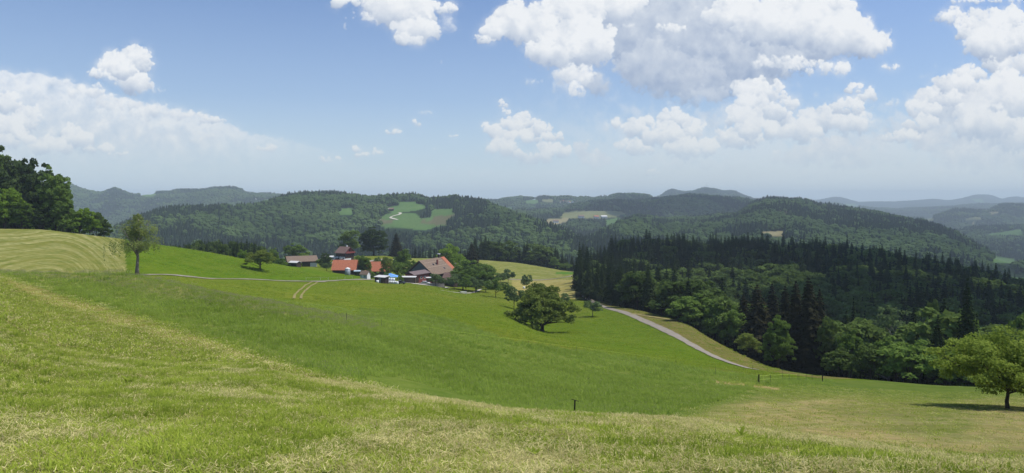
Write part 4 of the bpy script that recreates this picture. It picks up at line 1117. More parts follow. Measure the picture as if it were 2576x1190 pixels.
# the large wood at the left border
for i, (u, Y, top, w, k, lb) in enumerate([
    (-52, 270, 384, 130, K_BIGD[0], 'huge dark tree cut by the left border'),
    (10, 276, 376, 100, K_BIGD[1], 'highest dark tree of the wood at the left border'),
    (62, 282, 398, 96, K_BIGD[0], 'second highest dark tree of the left wood'),
    (108, 276, 416, 84, K_BIGD[1], 'dark tree in the right half of the left wood'),
    (140, 268, 430, 74, K_BIGL[0], 'dark green tree forming the right flank of the left wood'),
    (158, 264, 474, 50, K_BIGL[1], 'overhanging dark green tree at the right end of the left wood'),
    (14, 258, 474, 70, K_LIME[0], 'lighter green lower tree in front of the left wood'),
    (56, 259, 506, 50, K_BIGL[0], 'light green bushy tree in front of the left wood, right of its pale neighbour'),
    (-20, 256, 500, 60, K_BIGL[0], 'light green tree half cut off by the left border'),
    (100, 262, 520, 54, K_BIGD[0], 'dark low tree under the right half of the left wood'),
    (166, 262, 545, 34, K_DB[0], 'low bush at the foot of the right end of the left wood'),
    (200, 268, 524, 62, K_LIME[0], 'bright green round tree standing clear right of the left wood'),
    (226, 270, 545, 48, K_LIME[0], 'low bright green tree at the edge of the hay field'),
    (243, 280, 530, 36, K_D[1], 'dark narrow tree behind the bright green tree by the hay field'),
    (262, 276, 552, 34, K_D[2], 'dark tree at the right end of the left tree row'),
    (186, 282, 530, 40, K_BIGD[1], 'dark tree between the left wood and the bright green tree'),
]):
    tree_at(k, 'broadleaf_tree', u, 0, top, lb, w=w, Y=Y)
rg_ = np.random.default_rng(77)
for i in range(26):      # deeper in the left wood
    u = -190 + i * 13 + rg_.uniform(-5, 5); Y = rg_.uniform(284, 330)
    tree_at((K_BIGD + K_BIGL)[int(rg_.integers(4))], 'broadleaf_tree', u, 0, np.interp(u, [-200, 0, 60, 100, 150], [350, 392, 415, 440, 500]) + rg_.uniform(0, 20), 'dark tree deeper inside the wood at the left border', w=80, Y=Y, group='trees inside the left wood')
# the dark belt behind the green slope
for i in range(74):
    u = 398 + i * 4.6 + rg_.uniform(-3, 3) if i < 58 else 398 + (i - 58) * 16
    Y = rg_.uniform(345, 430)
    top = np.interp(u, [395, 440, 500, 620, 700, 745], [612, 614, 603, 602, 624, 640]) + rg_.uniform(0, 20) * (1 if rg_.random() < .6 else .2)
    if rg_.random() < 0.42:
        tree_at(K_S[int(rg_.integers(4))], 'spruce_tree', u, 0, top - 2, 'dark spruce in the tree belt behind the green slope', w=17, Y=Y, group='spruces in the belt behind the green slope')
    else:
        tree_at(K_D[int(rg_.integers(5))], 'broadleaf_tree', u, 0, top + 4, 'leafy tree in the tree belt behind the green slope', w=28, Y=Y, group='leafy trees in the belt behind the green slope')
for i in range(26):
    u = 1032 + i * 6.6 + rg_.uniform(-2, 2)
    tree_at(K_S[int(rg_.integers(4))], 'spruce_tree', u, 0, rg_.uniform(618, 632), 'dark spruce in the low row behind the meadow crest and the barn', w=15, Y=rg_.uniform(585, 610), group='spruces behind the barn crest')
# outstanding trees of the wood edge
for u, Y, top, w, k, lb, nm in [
    (1905, 196, 718, 120, K_SBIG[0], 'tall broad brown green spruce right above the end of the lane', 'spruce_tree'),
    (1942, 204, 716, 96, K_SBIG[1], 'tall spruce in the middle of the group above the lane end', 'spruce_tree'),
    (2002, 176, 710, 104, K_SBIG[1], 'tall brown green spruce left of the tallest one in the wood edge', 'spruce_tree'),
    (2034, 172, 702, 124, K_SBIG[0], 'tallest brown green spruce in the front row of the wood', 'spruce_tree'),
    (1958, 168, 800, 78, K_BIGL[1], 'light green ash bulging out in front of the tall spruces', 'broadleaf_tree'),
    (1870, 206, 742, 86, K_SBIG[1], 'dark spruce at the left of the group above the lane end', 'spruce_tree'),
    (1975, 190, 722, 90, K_SBIG[0], 'dark spruce behind the light green ash', 'spruce_tree'),
    (2062, 182, 730, 90, K_SBIG[1], 'dark spruce right of the tallest one in the wood edge', 'spruce_tree'),
    (2082, 168, 800, 60, K_D[2], 'dark broadleaf tree at the foot of the tallest spruce', 'broadleaf_tree'),
    (1880, 182, 838, 60, K_WALNUT2, 'dark shrubby tree left of the light green ash', 'broadleaf_tree'),
    (2147, 178, 752, 48, K_S[0], 'slim spruce standing between the tallest spruce and the dead tree', 'spruce_tree'),
    (2352, 160, 754, 36, K_D[3], 'slim light green poplar right of the dead tree', 'broadleaf_tree'),
    (2430, 158, 780, 72, K_DB[1], 'light green tree behind and left of the apple tree', 'broadleaf_tree'),
    (2140, 150, 828, 66, K_DB[0], 'light green bushy tree below the slim spruce', 'broadleaf_tree'),
    (2255, 140, 846, 110, K_DB[2], 'wide pale green bush in front of the dead tree', 'broadleaf_tree'),
    (2310, 138, 858, 80, K_DB[0], 'green bush with two thin pale stems right of the wide pale bush', 'broadleaf_tree'),
    (2190, 142, 872, 90, K_D[0], 'dark green bush in the front row left of the wide pale bush', 'broadleaf_tree'),
    (2110, 148, 874, 80, K_D[4], 'dark rounded bush right of the tallest spruce', 'broadleaf_tree'),
    (2380, 138, 868, 80, K_D[1], 'green bush just left of the apple tree', 'broadleaf_tree'),
    (2560, 150, 790, 90, K_DB[1], 'pale green tree behind the apple tree at the right border', 'broadleaf_tree'),
    (1800, 212, 756, 58, K_DB[1], 'bright green ash in the wood edge beside the grass strip', 'broadleaf_tree'),
    (1848, 204, 768, 62, K_DB[2], 'green rounded tree right of the bright green ash', 'broadleaf_tree'),
    (1722, 240, 744, 50, K_DB[0], 'green tree where the side track ends at the wood', 'broadleaf_tree'),
    (1760, 234, 756, 44, K_D[2], 'dark green tree left of the bright green ash', 'broadleaf_tree')]:
    tree_at(k, nm, u, 0, top, lb, w=w, Y=Y)
def dead_tree():
    x, y, z = at(2240, 172)
    o = empty('dead_tree', (x, y, z), 0.4, 'half dead tree with bare pale branches towering over the wood edge', 'tree')
    s = ((HV - 752) / F * y - z) / 15.0
    o.scale = (s, s, s)
    link('trunk', deadtree_mesh('trunk_mesh', 12, 15, M_DEADWOOD), o)
    c, C = crown_mesh('crown_mesh', 44, 14, 3.6, L_GREY, base=.45, clumps=26, leaves=22, leaf=.3, csize=.26)
    link('crown', c, o)
dead_tree()
# ------------------------------------------------------------------ the farm
def hx(r, g, b, k=1.0):
    f = lambda c: ((c / 255.0 + 0.055) / 1.055) ** 2.4 if c > 10 else c / 3294.6
    return tuple(f(c) * k for c in (r, g, b))
M_ORANGE = surf_mat('orange_tiles', hx(196, 122, 92, .66), 0.85, 0.30, 2.2, stripe=(2.4, 2))
M_BROWNR = surf_mat('brown_tiles', hx(132, 114, 98, .8), 0.85, 0.22, 1.6, stripe=(1.6, 2))
M_BROWNR2 = surf_mat('dark_brown_tiles', hx(118, 96, 88, .9), 0.85, 0.22, 1.6)
M_PURPLE = surf_mat('fibre_cement', hx(112, 98, 98, .9), 0.8, 0.18, 1.4)
M_SEAM = surf_mat('pale_seam', hx(170, 150, 135), 0.8, 0.1)
M_DWOOD = surf_mat('dark_boards', (0.050, 0.036, 0.030), 0.9, 0.35, 3.0, stripe=(3.0, 0))
M_REDWALL = surf_mat('red_boards', (0.23, 0.062, 0.055), 0.85, 0.2, 1.5, stripe=(2.0, 0))
M_WHITE = surf_mat('white_plaster', (0.72, 0.72, 0.70), 0.9, 0.07, 1.0)
M_BLUEW = surf_mat('pale_blue_boards', (0.36, 0.45, 0.50), 0.8, 0.1, 1.0, stripe=(1.5, 0))  # on the hut: white wall with bluish shade mixed into the colour
M_GREYB = surf_mat('blue_grey_boards', (0.17, 0.22, 0.24), 0.8, 0.15, 1.0, stripe=(1.5, 0))
M_SHEET = surf_mat('pale_sheet_roof', (0.55, 0.54, 0.52), 0.6, 0.1, 0.8)
M_BLUE = surf_mat('blue_tarpaulin', (0.16, 0.36, 0.72), 0.6, 0.08, 0.8)
M_FILM = surf_mat('white_bale_film', (0.78, 0.79, 0.80), 0.35, 0.04, 1.0, spec=0.5)
M_METAL = surf_mat('grey_metal', (0.34, 0.37, 0.37), 0.45, 0.1, 1.0, metallic=0.4)
M_GLASS_SHADE = surf_mat('dark_glass_and_shade', (0.02, 0.024, 0.03), 0.12, 0.1, 1.0, spec=0.6)  # panes, and flat dark sheets that stand in for shaded openings
M_CARW = surf_mat('white_car_paint', (0.75, 0.76, 0.77), 0.3, 0.03, 1.0, spec=0.5)
M_CARD = surf_mat('dark_car_paint', (0.05, 0.055, 0.065), 0.35, 0.05, 1.0, spec=0.5)
M_RUBBER = surf_mat('rubber', (0.02, 0.02, 0.02), 0.9, 0.1)
M_LOG = surf_mat('stacked_logs', (0.10, 0.078, 0.060), 0.95, 0.5, 6.0)
M_CLAY = surf_mat('tan_cladding', (0.42, 0.26, 0.15), 0.8, 0.12)
M_CONC = surf_mat('concrete', (0.42, 0.40, 0.37), 0.9, 0.12)

def gable(name, label, cat, u, Y, w, d, hw, rise, rz, wallm, roofm, over=0.5, dz=0.0, thick=0.16, hole=None):
    """a gabled building, ridge along its local x; front face is -y. w, d = wall sizes"""
    x, y, z = at(u, Y)
    o = empty(name, (x, y, z + dz), R(rz), label, cat)
    hwid, hd = w / 2, d / 2
    wl = MB().prism([(-hd, -1.5), (hd, -1.5), (hd, hw), (0, hw + rise - 0.02), (-hd, hw)], 'x', -hwid, hwid).build('wall', wallm, o)
    k = rise / hd; ov = over
    e = hd + ov; ze = hw - k * ov
    prof = [(-e, ze), (0, hw + rise), (e, ze), (e, ze + thick), (0, hw + rise + thick), (-e, ze + thick)]
    rf = MB().prism([(p[0], p[1] + 0.03) for p in prof], 'x', -hwid - ov, hwid + ov).build('roof', roofm, o)
    return o, wl, rf
def win(o, x0, x1, z0, z1, y, mat=None, frame=True, name='window', fm=None):
    """opening on the front (-y) wall"""
    f = MB()
    t = 0.12
    f.box(x0 - t, x0, y - .08, y + .02, z0 - t, z1 + t).box(x1, x1 + t, y - .08, y + .02, z0 - t, z1 + t).box(x0, x1, y - .08, y + .02, z1, z1 + t).box(x0, x1, y - .10, y + .02, z0 - t, z0)
    w_ = f.build(name, fm or M_WHITE, o)
    MB().box(x0, x1, y - .03, y + .01, z0, z1).build('pane', mat or M_GLASS_SHADE, w_)
    return w_
def win_end(o, y0, y1, z0, z1, x, fm=None):
    t = .12; f = MB()
    f.box(x - .02, x + .08, y0 - t, y0, z0 - t, z1 + t).box(x - .02, x + .08, y1, y1 + t, z0 - t, z1 + t).box(x - .02, x + .08, y0, y1, z1, z1 + t).box(x - .02, x + .10, y0, y1, z0 - t, z0)
    w_ = f.build('window', fm or M_WHITE, o); MB().box(x - .01, x + .03, y0, y1, z0, z1).build('pane', M_GLASS_SHADE, w_)

# timbered farmhouse
def farmhouse():
    o, wl, rf = gable('farmhouse', 'timbered farmhouse with white ground floor, red gable and brown roof', 'house', 868, 470, 7.6, 8.6, 5.4, 3.3, -30, M_DWOOD, M_BROWNR2, 0.9)
    MB().box(-3.83, 0.3 - 2.1, -4.36, -4.28, -0.6, 2.5).box(-0.9, 3.83, -4.36, -4.28, -0.6, 2.5).build('plaster', M_WHITE, o)
    MB().box(3.80, 3.88, -4.3, 1.5, -0.6, 1.3).build('plaster', M_WHITE, o)
    MB().prism([(-4.0, 5.5), (4.0, 5.5), (0, 8.5)], 'x', 3.82, 3.90).build('gable_boards', M_REDWALL, o)
    MB().box(3.80, 4.9, -4.3, 4.3, 4.7, 4.85).box(4.82, 4.9, -4.3, 4.3, 4.85, 5.7).build('balcony', M_REDWALL, o)
    for x in (-2.6, -0.4, 1.8): win(o, x, x + 0.9, 3.4, 4.7, -4.3, fm=M_REDWALL)
    win(o, 1.9, 2.9, 0.6, 1.8, -4.37, fm=M_REDWALL)
    d = MB().box(-0.1, 0.9, -4.42, -4.34, -0.4, 1.9).build('door', M_DWOOD, o)
    for y in (-2.4, 0.6): win_end(o, y, y + 1.1, 2.0, 3.3, 3.84, M_REDWALL)
    win_end(o, -.6, .6, 5.9, 6.9, 3.92, M_REDWALL)
    ch = MB().box(.4, 1.1, .6, 1.3, 7.5, 9.7).build('chimney', M_WHITE, rf)
    sk = MB().prism([(-2.4, 6.75 + .2), (-1.5, 7.45 + .2), (-1.5, 7.52 + .2), (-2.4, 6.82 + .2)], 'x', 1.3, 2.5).build('skylight', M_GLASS_SHADE, rf)
    MB().box(-5.4, -3.85, -3.0, 3.6, -1, 3.2).build('annex', M_DWOOD, o)
    MB().prism([(-5.8, 3.0), (-3.85, 4.4), (-3.85, 4.55), (-5.8, 3.15)], 'y', -3.4, 4.0).build('annex_roof', M_BROWNR2, o)
farmhouse()
# long hay barn behind the green slope
o, wl, rf = gable('hay_barn', 'long low hay barn with a shallow brown roof behind the green slope', 'barn', 758, 410, 15.5, 13.5, 3.6, 2.4, 24, M_DWOOD, M_BROWNR, 0.9)
MB().box(4.0, 7.8, -6.85, -6.77, -1, 2.6).build('plaster', M_WHITE, o)
MB().box(-6.5, 3.2, -6.84, -6.76, 0.2, 2.6).build('opening', M_GLASS_SHADE, o)  # dark sheet on the solid wall, painted as interior shade
o, wl, rf = gable('shed', 'small shed with a pale sheet roof among shrubs below the hay barn', 'shed', 742, 345, 4.6, 3.2, 2.2, .6, -22, M_DWOOD, M_SHEET, .3)
# white hut by the lane
def hut():
    o, wl, rf = gable('hut', 'little white garden hut with a brown tiled roof beside the lane', 'hut', 919, 322, 3.6, 2.6, 2.1, 1.3, -24, M_BLUEW, M_BROWNR, .35)  # white hut; the shade on its front is painted as pale blue
    MB().prism([(-1.28, -.5), (1.28, -.5), (1.28, 2.08), (0, 3.3), (-1.28, 2.08)], 'x', 1.80, 1.86).build('sunlit_gable', M_WHITE, o)  # the same white wall, painted brighter on the sunlit end
    MB().box(-1.0, 0.0, -1.36, -1.28, -.2, 1.8).build('door', M_WHITE, o)
    win(o, .5, 1.1, .9, 1.5, -1.31)
hut()
# orange roofs
def orange(u, Y, w, d, hw, rise, rz, lb):
    o, wl, rf = gable('tiled_barn', lb, 'barn', u, Y, w, d, hw, rise, rz, M_DWOOD, M_ORANGE, .6)
    return o, rf
o, rf = orange(869, 352, 11.0, 9.0, 2.6, 4.1, 3, 'dark barn with the brightest orange tiled roof, nearest the slope')
MB().box(-3.2, -1.2, -4.58, -4.48, -.5, 2.1).build('door', M_DWOOD, o)
o, rf = orange(953, 392, 12.5, 9.6, 3.0, 4.4, 3, 'dark barn with a faded orange roof half hidden by a brownish tree')
MB().box(2.0, 4.6, -4.88, -4.78, -.5, 2.5).build('door', M_DWOOD, o)
# silos
def silo(name, u, Y, r, h, mat, lb, dz=0.0, pipe=False):
    x, y, z = at(u, Y); o = empty(name, (x, y, z + dz), 0, lb, 'silo')
    MB().lathe([(r, -1.5), (r, h), (r * .96, h + .02)], n=18).build('tank', mat, o, True)
    MB().lathe([(r * 1.04, h + .03), (r * .9, h + .32), (.2, h + .7)], n=18).build('lid', M_WHITE, o, True)
    if pipe:
        pts = [(-r - .9, 0, -1), (-r - .9, 0, h + .6)] + [(-r - .9 + .95 * (1 - math.cos(t)), 0, h + .6 + 1.5 * math.sin(t)) for t in np.linspace(.25, math.pi, 9)]
        MB().tube(pts, .16, 8).build('pipe', M_METAL, o, True)
    return o
silo('silo', 874.5, 337, 1.25, 2.9, M_METAL, 'squat grey green round silo in front of the brightest orange roof')
silo('silo', 1136, 372, 1.25, 6.3, M_CLAY, 'tan silo with white lid and a bent steel pipe behind the barn', 0, True)
o, wl, rf = gable('lean_to', 'small open lean-to with a pale blue roof beside the orange roofed barn', 'shed', 899, 342, 2.6, 2.4, 2.2, .35, 8, M_DWOOD, M_BLUEW, .3)
MB().box(-.9, .9, -1.26, -1.18, -.2, 1.8).build('opening', M_GLASS_SHADE, o)  # inside is not hollow; its shade is a dark sheet in front
# blue canopy
def canopy():
    x, y, z = at(982, 338); o = empty('blue_canopy', (x, y, z), R(-12), 'light blue tarpaulin canopy stretched on posts between the trees', 'canopy')
    V = [(-4.2, -1.6, 2.5), (4.3, -1.4, 2.1), (4.3, 1.9, 2.2), (-4.2, 1.9, 2.6), (-.4, -1.9, 2.0), (-.2, .4, 3.7)]
    m = MB()
    for a, b in ((0, 4), (4, 1), (1, 2), (2, 3), (3, 0)): m.poly([V[a], V[b], V[5]]); m.poly([(p[0], p[1], p[2] - .05) for p in (V[b], V[a], V[5])])
    m.build('cover', M_BLUE, o)
    for px, py in ((-4.1, -1.5), (4.2, -1.3), (4.2, 1.8), (-4.1, 1.8)):
        MB().tube([(px, py, -1.2), (px, py, 2.2)], .05, 6).build('post', M_METAL, o)
canopy()
# main barn
def barn():
    L_, W_ = 21.0, 15.0; hw, rise = 3.3, 6.3
    hd = R(68); cx, cy = -46 + math.cos(hd) * L_ / 2, 355 + math.sin(hd) * L_ / 2
    z = Hs(cx, cy); zr = -31.0; base = zr - hw - rise
    o = empty('main_barn', (cx, cy, base), hd, 'big main barn with a wide brown roof, blue gable boards and a red wing', 'barn')
    h2 = W_ / 2
    MB().prism([(-h2, -3.5), (h2, -3.5), (h2, hw), (0, hw + rise - .05), (-h2, hw)], 'x', -L_ / 2, L_ / 2).build('wall', M_DWOOD, o)
    k = rise / h2; ov = .8; e = h2 + ov; ze = hw - k * ov
    rf = MB().prism([(-e, ze), (0, hw + rise), (e, ze), (e, ze + .2), (0, hw + rise + .2), (-e, ze + .2)], 'x', -L_ / 2 - 1.2, L_ / 2 + .6).build('roof', M_BROWNR, o)
    # pale seams and skylight frames on the slope facing the meadow (local -y)
    def onroof(x, q): return (x, -q * e, hw + rise - q * (hw + rise - ze) + .24)
    s = MB()
    for q in (.22, .52): s.tube([onroof(-L_ / 2, q), onroof(L_ / 2 - 1, q)], .10, 4)
    for xa, q0, q1 in ((-7, .52, .72), (-5.2, .52, .72), (-4, .24, .46), (-1.5, .24, .46), (1.4, .24, .46), (3, .55, .8), (5, .55, .8), (4, .24, .46)):
        s.tube([onroof(xa, q0), onroof(xa, q1)], .09, 4)
    s.build('seam', M_SEAM, rf)
    for xa, q in ((-3.2, .33), (0.2, .33), (3.8, .66)):
        a, b, c, d = onroof(xa, q), onroof(xa + 1.6, q), onroof(xa + 1.6, q + .10), onroof(xa, q + .10)
        MB().poly([a, b, c, d]).build('skylight', M_GLASS_SHADE, rf)
    c = MB().box(1.2, 1.9, -3.7, -3.0, 5.8, 9.3).build('chimney', M_REDWALL, rf)
    c = MB().box(L_ / 2 - 1.6, L_ / 2 - .9, -.4, .3, 8.6, 11.4).build('chimney', M_DWOOD, rf)
    MB().box(L_ / 2 - 1.9, L_ / 2 - .6, -.7, .6, 11.42, 11.75).build('cap', M_WHITE, c)
    # blue boards under the front gable
    MB().prism([(-5.4, hw + .9), (5.4, hw + .9), (0, hw + rise - .8)], 'x', -L_ / 2 - .12, -L_ / 2 - .01).build('gable_boards', M_GREYB, o)
    MB().prism([(-5.6, hw - 1.6), (5.6, hw - 1.6), (5.6, hw + .6), (-5.6, hw + .6)], 'x', -L_ / 2 - .10, -L_ / 2 - .01).build('opening', M_GLASS_SHADE, o)  # no real hole: dark colour stands in for shade under the gable
    # orange tiled wing behind the ridge
    MB().prism([(-e - .6, ze - .6), (-.3, hw + rise + .25), (0.6, hw + rise + .1), (0.6, hw + rise - .4), (-e - .6, ze - 1.1)], 'x', L_ / 2 + .62, L_ / 2 + 4.4).build('rear_roof', M_ORANGE, o)
    MB().box(L_ / 2 + .7, L_ / 2 + 4.0, -e + .4, 0, -3.0, ze - .4).build('rear_wall', M_DWOOD, o)
barn()
def red_wing():
    hd = R(62); x0, y0 = (1041 - CU) / F * 340, 340.0
    z = Hs(x0, y0)
    o = empty('red_shed', (x0, y0, z), hd, 'low red boarded shed with a grey brown roof in front of the main barn', 'shed')
    L_, W_ = 13.0, 5.0; hw = 3.9
    MB().box(0, L_, 0, W_, -1.5, hw).build('wall', M_REDWALL, o)
    MB().prism([(-.7, hw - .3), (W_ / 2, hw + 1.1), (W_ + .6, hw - .2), (W_ + .6, hw), (W_ / 2, hw + 1.3), (-.7, hw - .1)], 'x', -.8, L_ + .5).build('roof', M_PURPLE, o)
    MB().box(1.5, 4.0, -.07, .01, -.2, 2.3).build('door', M_DWOOD, o)
    for x in (5.5, 8.5): win(o, x, x + 1.1, 1.4, 2.3, -.01)
red_wing()
def red_porch():
    x, y, z = at(1079, 343); o = empty('red_porch', (x, y, z), R(20), 'small red porch tower with a flat white roof beside the red shed', 'porch')
    MB().box(-1.1, 1.1, -1.0, 1.0, -1.5, 3.0).build('wall', M_REDWALL, o)
    MB().box(-1.4, 1.4, -1.3, 1.3, 3.02, 3.3).build('roof', M_WHITE, o)
    MB().box(-1.16, -1.08, -.8, .8, .6, 2.6).build('window', M_GREYB, o)
red_porch()
o, wl, rf = gable('side_barn', 'side barn with a plain brown roof half hidden behind orchard trees', 'barn', 1136, 352, 6.5, 9.5, 2.6, 4.0, -20, M_DWOOD, M_BROWNR2, .6)
MB().box(-1.2, 1.4, -4.83, -4.74, -.5, 2.2).build('door', M_DWOOD, o)
def log_shed():
    x, y, z = at(1028, 328); o = empty('log_shed', (x, y, z), R(-4), 'log store with a flat white roof full of stacked firewood', 'shed')
    MB().box(-3.1, 3.1, -.9, 1.4, -1, 2.5).build('log_stack', M_LOG, o)
    MB().prism([(-1.3, 2.62), (1.8, 2.9), (1.8, 3.02), (-1.3, 2.74)], 'x', -3.5, 3.5).build('roof', M_SHEET, o)
    for px in (-3.25, 3.25):
        MB().box(px - .08, px + .08, -1.15, -.95, -1, 2.62).build('post', M_DWOOD, o)
log_shed()
def woodshed():
    x, y, z = at(960.5, 299); o = empty('tool_shed', (x, y, z), R(-32), 'dark wooden tool shed with a pale sloping roof at the meadow edge', 'shed')
    MB().prism([(-1.3, -1), (1.3, -1), (1.3, 2.9), (-1.3, 2.5)], 'x', -2.7, 2.7).build('wall', M_DWOOD, o)
    MB().prism([(-1.7, 2.50), (1.6, 3.0), (1.6, 3.12), (-1.7, 2.62)], 'x', -3.1, 3.1).build('roof', M_SHEET, o)
    MB().box(-.6, .7, -1.40, -1.31, -.2, 2.2).build('door', M_GREYB, o)
    MB().box(1.3, 2.5, -1.62, -1.33, -.3, 1.7).build('log_stack', M_LOG, o)
woodshed()
# wrapped silage bales
def bales():
    me = MB().lathe([(.1, 0), (.52, .0), (.62, .08), (.64, .6), (.62, 1.12), (.52, 1.2), (.1, 1.2)], n=14).mesh('bale_mesh', M_FILM, True)
    spots = [(977, 304, 0), (983, 303, 0), (989, 302.5, 0), (995, 302, 0), (980, 306, 0), (987, 306, 0), (993, 305.5, 0), (978, 305, 1.22), (990, 304.5, 1.22), (984, 304.5, 1.22), (999, 301.5, 0)]
    lbs = ['leftmost ground bale beside the tool shed', None, None, None]
    for i, (u, Y, dz) in enumerate(spots):
        x, y, z = at(u, Y); o = link('silage_bale', me, None, (x, y, z + dz - .1), rz=i * .7)
        tag(o, 'white film wrapped round bale on top of the pile' if dz else 'white film wrapped round bale in the lower layer of the pile', 'bale', 'upper white bales' if dz else 'lower white bales')
    x, y, z = at(949.5, 296); o = link('silage_bale', me, None, (x, y, z - .2)); tag(o, 'single white wrapped bale leaning at the front of the tool shed', 'bale')
    x, y, z = ray(1318, 727, 250); o = link('silage_bale', me, None, (x, y, z)); tag(o, 'lone white wrapped bale out on the hay field', 'bale')
bales()
# vehicles
def car(u, Y, rz, paint, lb, L_=4.2, kind='hatch', dz=0.0):
    x, y, z = at(u, Y); o = empty('parked_car', (x, y, z + .06 + dz), R(rz), lb, 'car')
    h = L_ / 2
    MB().prism([(-h, .3), (h, .3), (h, .75), (h - .9, .9), (-h + .1, .95), (-h, .8)], 'y', -.85, .85).build('body', paint, o)
    MB().prism([(-h + .15, .93), (h - 1.1, .91), (h - 1.8, 1.4), (-h + .6, 1.43)], 'y', -.76, .76).build('window', M_GLASS_SHADE, o)
    MB().prism([(-h + .55, 1.43), (h - 1.8, 1.41), (h - 1.9, 1.48), (-h + .7, 1.5)], 'y', -.76, .76).build('roof', paint, o)
    for wx in (-h + .8, h - .8):
        for sy in (-.87, .67):
            MB().prism([(wx + .32 * math.cos(t), .32 + .32 * math.sin(t)) for t in np.linspace(0, 6.283, 13)[:-1]], 'y', sy, sy + .2).build('wheel', M_RUBBER, o)
car(861, 462, 8, M_CARW, 'white car parked in front of the timbered farmhouse')
car(850, 466, 30, M_CARD, 'dark car parked left of the white car by the farmhouse')
car(1070.5, 333, -8, M_CARW, 'white car parked in front of the red shed')
car(1009.5, 305, 12, M_CARD, 'dark grey vehicle parked on the yard beside the white bales', 3.6)
def trailer():
    x, y, z = at(838, 468); o = empty('caravan', (x, y, z), R(10), 'small white caravan beside a low shed left of the farmhouse', 'caravan')
    MB().prism([(-1.9, .4), (1.9, .4), (1.9, 1.5), (1.4, 2.3), (-1.4, 2.4), (-1.9, 1.6)], 'y', -1, 1).build('body', M_CARW, o)
    MB().box(-.9, .6, -1.04, -.98, 1.2, 1.8).build('window', M_GLASS_SHADE, o)
    for wx in (-.4,):
        MB().prism([(wx + .32 * math.cos(t), .3 + .32 * math.sin(t)) for t in np.linspace(0, 6.283, 13)[:-1]], 'y', -1.06, -.9).build('wheel', M_RUBBER, o)
trailer()
o, wl, rf = gable('shed', 'low dark shed with a pale grey roof at the far left of the house road', 'shed', 829, 476, 5.2, 3.6, 2.0, .5, 6, M_DWOOD, M_SHEET, .3)
# garden wall by the yard, table, mast
x, y, z = at(1085, 325)
o = link('yard_wall', MB().box(-6.2, 6.2, -.15, .15, -1.2, 1.0).mesh('yard_wall', M_CONC), None, (x, y, z), R(-14)); tag(o, 'low grey concrete wall along the yard below the red shed', 'wall')
x, y, z = ray(1166, 739, 200)
o = empty('garden_table', (x, y, z), R(-8), 'pale table standing on the farm path below the orchard', 'table')
MB().box(-1.3, 1.3, -.5, .5, .70, .78).build('tabletop', M_WHITE, o)
for sx in (-1.1, 1.1): MB().box(sx - .06, sx + .06, -.4, .4, -.4, .69).build('leg', M_METAL, o)
x, y, z = at(1146.5, 378)
o = link('power_pole', MB().tube([(0, 0, -1), (0, 0, 11.5)], .12, 6).tube([(-.8, 0, 11), (.8, 0, 11)], .06, 5).mesh('power_pole', M_CONC), None, (x, y, z)); tag(o, 'grey power pole behind the tan silo', 'pole')

# ------------------------------------------------------------------ tape fences
M_POST = surf_mat('dark_post', (0.035, 0.030, 0.024), .85, .3)
M_STAKE = surf_mat('plastic_stake', (0.10, 0.12, 0.08), .7, .2)
M_TAPE = surf_mat('yellow_tape', (0.30, 0.40, 0.05), .6, .1)
M_PALEP = surf_mat('pale_stake', (0.6, 0.6, 0.56), .7, .1)
def fence(label, pts, h=0.95, thick=(), ymin=30, sag=.03, tape=M_TAPE, post=M_STAKE, pr=.022, tr=.018, lower=False, every=1, Ys=None):
    P = [ray(u, v, ymin) for u, v in pts]
    o = empty('tape_fence', P[0], 0, label, 'fence')
    off = Vector(P[0])
    for i, p in enumerate(P):
        if i % every: continue
        big = i in thick
        q = Vector(p) - off
        MB().tube([q + Vector((0, 0, -.3)), q + Vector((0, 0, h + (.1 if big else .05)))], .07 if big else pr, 6).build('post', M_POST if big else post, o)
    for hh in ((h,) if not lower else (h, h * .55)):
        m = MB(); line = []
        for a, b in zip(P[:-1], P[1:]):
            a, b = Vector(a) - off, Vector(b) - off; n = max(2, int((b - a).length / 2))
            for k in range(n): 
                t = k / n; q = a.lerp(b, t)
                q.z = max(q.z, Hs(q.x + off.x, q.y + off.y) - off.z - .1) + hh - sag * math.sin(math.pi * t) * 2
                line.append(q)
        line.append(Vector(P[-1]) - off + Vector((0, 0, hh)))
        m.tube(line, tr if hh == h else tr * .5, 4).build('tape', tape, o)
fence('yellow tape fence with a thick dark corner post at the edge of the mown field', [(1909, 967), (1938, 963.5), (1968, 960.5), (1985, 959), (2007, 958), (2028, 957.5), (2043, 958.5), (2069, 961)], .85, (0, 7), 40, tr=.028, lower=True)
fence('long thin yellow tape running across the tall meadow', [(872, 813), (960, 826), (1080, 842), (1200, 858), (1330, 873), (1450, 888), (1600, 907), (1700, 922), (1800, 940), (1905, 966)], .7, (), 40, tr=.017, pr=.014)
fence('second yellow tape from the lane end to the field corner', [(1893, 931), (1930, 936), (1968, 943), (2010, 952), (2069, 960)], .8, (), 80, tr=.026)
fence('row of pale stakes beside the lane left of the white hut', [(770, 705), (806, 704.5), (826, 704), (848, 703), (868, 702), (886, 701)], .9, (), 200, tape=M_PALEP, post=M_PALEP, tr=.008, pr=.04)
def tpost():
    x = (1445 - CU) / F * 24.0; y = 24.0; z = Hs(x, y)
    top = (HV - 1007) / F * y
    o = empty('t_shaped_post', (x, y, z), 0, 'single dark T-shaped post rising behind the crest of the near slope', 'post')
    h = top - z
    MB().tube([(-.02, 0, -.3), (.02, 0, h)], .028, 7).build('pole', M_POST, o)
    MB().tube([(-.11, 0, h + .045), (.15, 0, h - .035)], .012, 6).build('crossbar', M_POST, o)
tpost()
o = None
x, y, z = ray(872, 812, 40)
